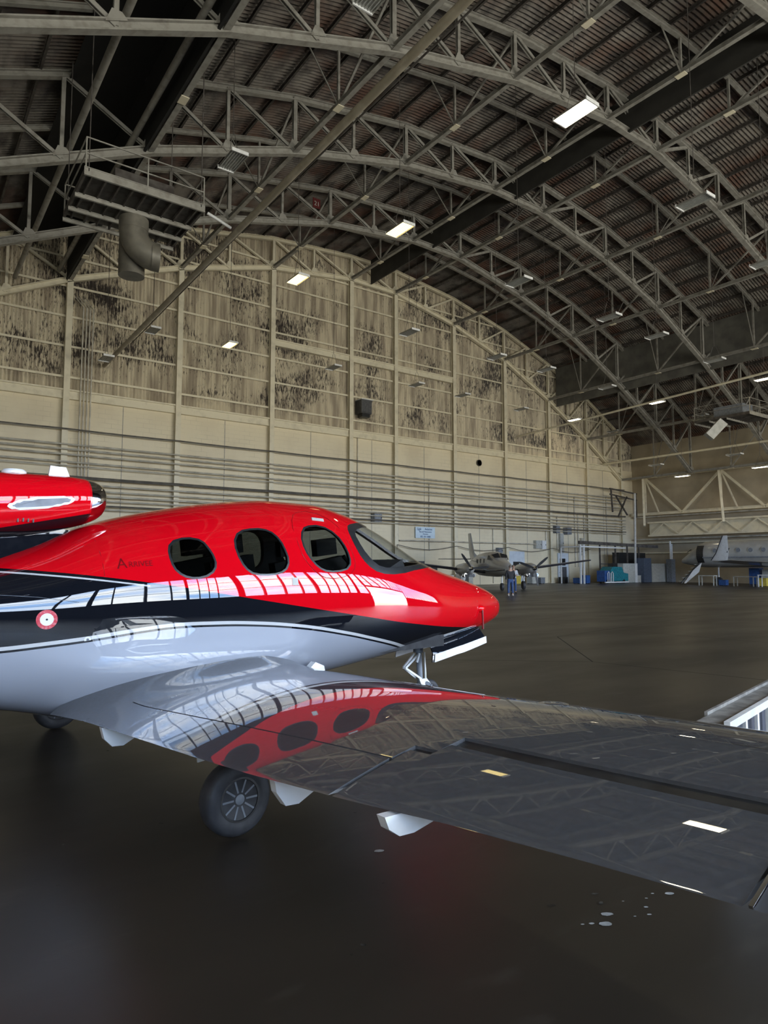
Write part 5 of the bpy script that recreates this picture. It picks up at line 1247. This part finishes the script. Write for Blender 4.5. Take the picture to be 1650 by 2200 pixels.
def person(loc, rz, lb, top, legs=JEAN, arms='down', shoe=SHOE):
    t = thing('person', lb, 'person', loc, rz, local=True)
    # faces +y (local)
    V = [(0, 0, .93), (0, .0, 1.12), (0, .01, 1.36), (0, .0, 1.47), (0, .02, 1.56), (0, .03, 1.66), (0, .02, 1.72)]
    Rr = [(.125, .09), (.125, .09), (.155, .10), (.06, .06), (.072, .085), (.078, .095), (.05, .06)]
    E = [(0, 1), (1, 2), (2, 3), (3, 4), (4, 5), (5, 6)]
    for s in (-1, 1):
        b = len(V)
        if arms == 'down' or s > 0: V += [(s * .19, 0, 1.38), (s * .25, -.02, 1.12), (s * .235, .08, .90), (s * .225, .10, .82)]
        else: V += [(s * .19, 0, 1.38), (s * .26, .0, 1.13), (s * .17, .22, 1.08), (s * .10, .27, 1.10)]
        Rr += [.06, .047, .034, .03]; E += [(2, b), (b, b + 1), (b + 1, b + 2), (b + 2, b + 3)]
        # hand : palm, thumb and four fingers
        hp = Vector(V[b + 3]); hd = (hp - Vector(V[b + 2])).normalized(); sd = Vector((0, 1, 0)) if abs(hd.z) > .5 else Vector((0, 0, 1))
        for k, (ln, off) in enumerate(((.05, .035), (.075, .022), (.082, .007), (.075, -.008), (.058, -.022))):
            c = len(V); p0 = hp + sd * off + hd * .02; p1 = p0 + hd * ln * .6 + (sd * .02 if k == 0 else Vector((-s * .006, 0, 0))); p2 = p1 + hd * ln * .4 + Vector((-s * .012, 0, 0))
            V += [tuple(p0), tuple(p1), tuple(p2)]; Rr += [.011, .0095, .008]; E += [(b + 3, c), (c, c + 1), (c + 1, c + 2)]
    for s in (-1, 1):
        b = len(V); V += [(s * .095, 0, .86), (s * .115, .02, .48), (s * .125, -.02, .09), (s * .135, .11, .04)]; Rr += [.09, .06, .04, (.04, .035)]; E += [(0, b), (b, b + 1), (b + 1, b + 2), (b + 2, b + 3)]
    body = skin('body', V, E, Rr, SKIN, t)
    JV = [(0, 0, .84), (0, 0, 1.12), (0, .01, 1.37), (0, .0, 1.46)]; JR = [(.20, .155), (.18, .14), (.195, .14), (.09, .09)]; JE = [(0, 1), (1, 2), (2, 3)]
    for s in (-1, 1):
        b = len(JV)
        if arms == 'down' or s > 0: JV += [(s * .195, 0, 1.38), (s * .252, -.02, 1.12), (s * .238, .075, .915)]
        else: JV += [(s * .195, 0, 1.38), (s * .262, .0, 1.13), (s * .18, .20, 1.08)]
        JR += [.075, .062, .048]; JE += [(2, b), (b, b + 1), (b + 1, b + 2)]
    skin('jacket' if top is JKT else 'shirt', JV, JE, JR, top, t)
    TV = [(0, 0, 1.02), (-.098, 0, .84), (-.117, .02, .48), (-.125, -.01, .12), (.098, 0, .84), (.117, .02, .48), (.125, -.01, .12), (0, 0, .92)]
    skin('trousers', TV, [(0, 7), (7, 1), (1, 2), (2, 3), (7, 4), (4, 5), (5, 6)], [(.165, .125), .112, .076, .062, .112, .076, .062, (.175, .135)], legs, t)
    skin('hair', [(0, -.035, 1.57), (0, -.02, 1.68), (0, .015, 1.745)], [(0, 1), (1, 2)], [(.078, .065), (.094, .095), (.06, .07)], HAIR, t)
    for s in (-1, 1):
        skin('shoe', [(s * .125, -.06, .05), (s * .128, .05, .045), (s * .135, .16, .035)], [(0, 1), (1, 2)], [(.05, .05), (.052, .042), (.04, .03)], shoe, t)
        m = M(); m.revolve((s * .032, .118, 1.665), (0, 1, 0), [(.010, 0), (.008, .006), (.001, .008)], 8); m.build('eye', BLACK, t)
        m = M(); m.revolve((s * .086, .02, 1.635), (s, 0, 0), [(.022, 0), (.026, .01), (.01, .014)], 10); m.build('ear', SKIN, t)
    m = M(); m.prism([(-.013, .11, 1.615), (.013, .11, 1.615), (0, .112, 1.66)], (0, .03, 0)); m.build('nose', SKIN, t)
    m = M(); m.box((0, .122, 1.585), (.05, .012, .01)); m.build('mouth', DRED, t)
    return t
person((28.33, 26.83, 0), R(-36 + 10), 'person standing in a black jacket, blue jeans and white shoes, seen from behind', JKT)
person((31.0, 29.1, 0), R(150), 'person in a pale shirt and blue jeans standing behind the black jacket', SHIRT, arms='fold', shoe=BLACK)

# ------------------------------------------------------------------ white cart beyond the wing tip
t = thing('rolling_rack', 'white railed rolling rack with grey curtained side beyond the wing', 'rack', (4.1, 2.2, 0))
a = Vector((4.12, 2.15, 0)); dr = Vector((math.sin(R(78)), math.cos(R(78)), 0)); pr = Vector((-dr.y, dr.x, 0))
RW = noisy(bsdf('white_rail', (0.8, 0.8, 0.78), 0.35), (0.7, 0.7, 0.68), 8); GC = noisy(bsdf('slate_curtain', (0.06, 0.062, 0.08), 0.7), (0.025, 0.027, 0.036), 3, .4, .6, (8, 8, .3)); GT = noisy(bsdf('worn_grey_top', (0.30, 0.28, 0.25), 0.5), (0.15, 0.14, 0.125), 12)
up_ = lambda z: Vector((0, 0, z))
M().bar(a + up_(.69), a + dr * 2.2 + up_(.69), .035, .05).build('top_rail', RW, t)
M().bar(a + pr * .10 + up_(.685), a + dr * 2.2 + pr * .10 + up_(.685), .15, .02).build('worktop', GT, t)
M().bar(a + dr * .22 + pr * .185 + up_(.70), a + dr * 2.2 + pr * .185 + up_(.70), .02, .03).build('back_rail', GT, t)
for k in range(8): M().bar(a + dr * (.10 + k * .29) + up_(.05), a + dr * (.10 + k * .29) + up_(.685), .022, .022, (0, 1, 0)).build('upright', RW, t)
M().bar(a + dr * .0 + up_(.10), a + dr * 2.2 + up_(.10), .035, .05).build('bottom_rail', RW, t)
m = M(); n = 90
m.add([a + pr * (.045 + .012 * math.sin(i * 1.25)) + dr * (2.2 * i / n) + up_(z) for i in range(n + 1) for z in (.1, .68)], [(2 * i, 2 * i + 2, 2 * i + 3, 2 * i + 1) for i in range(n)]); m.build('curtain', GC, t, 60)
for k in (0.1, 2.1): m = M(); m.revolve(a + dr * k + up_(.04) + pr * .0, pr, [(.04, -.012), (.04, .012), (0, .012)], 12); m.build('caster', BLACK, t)
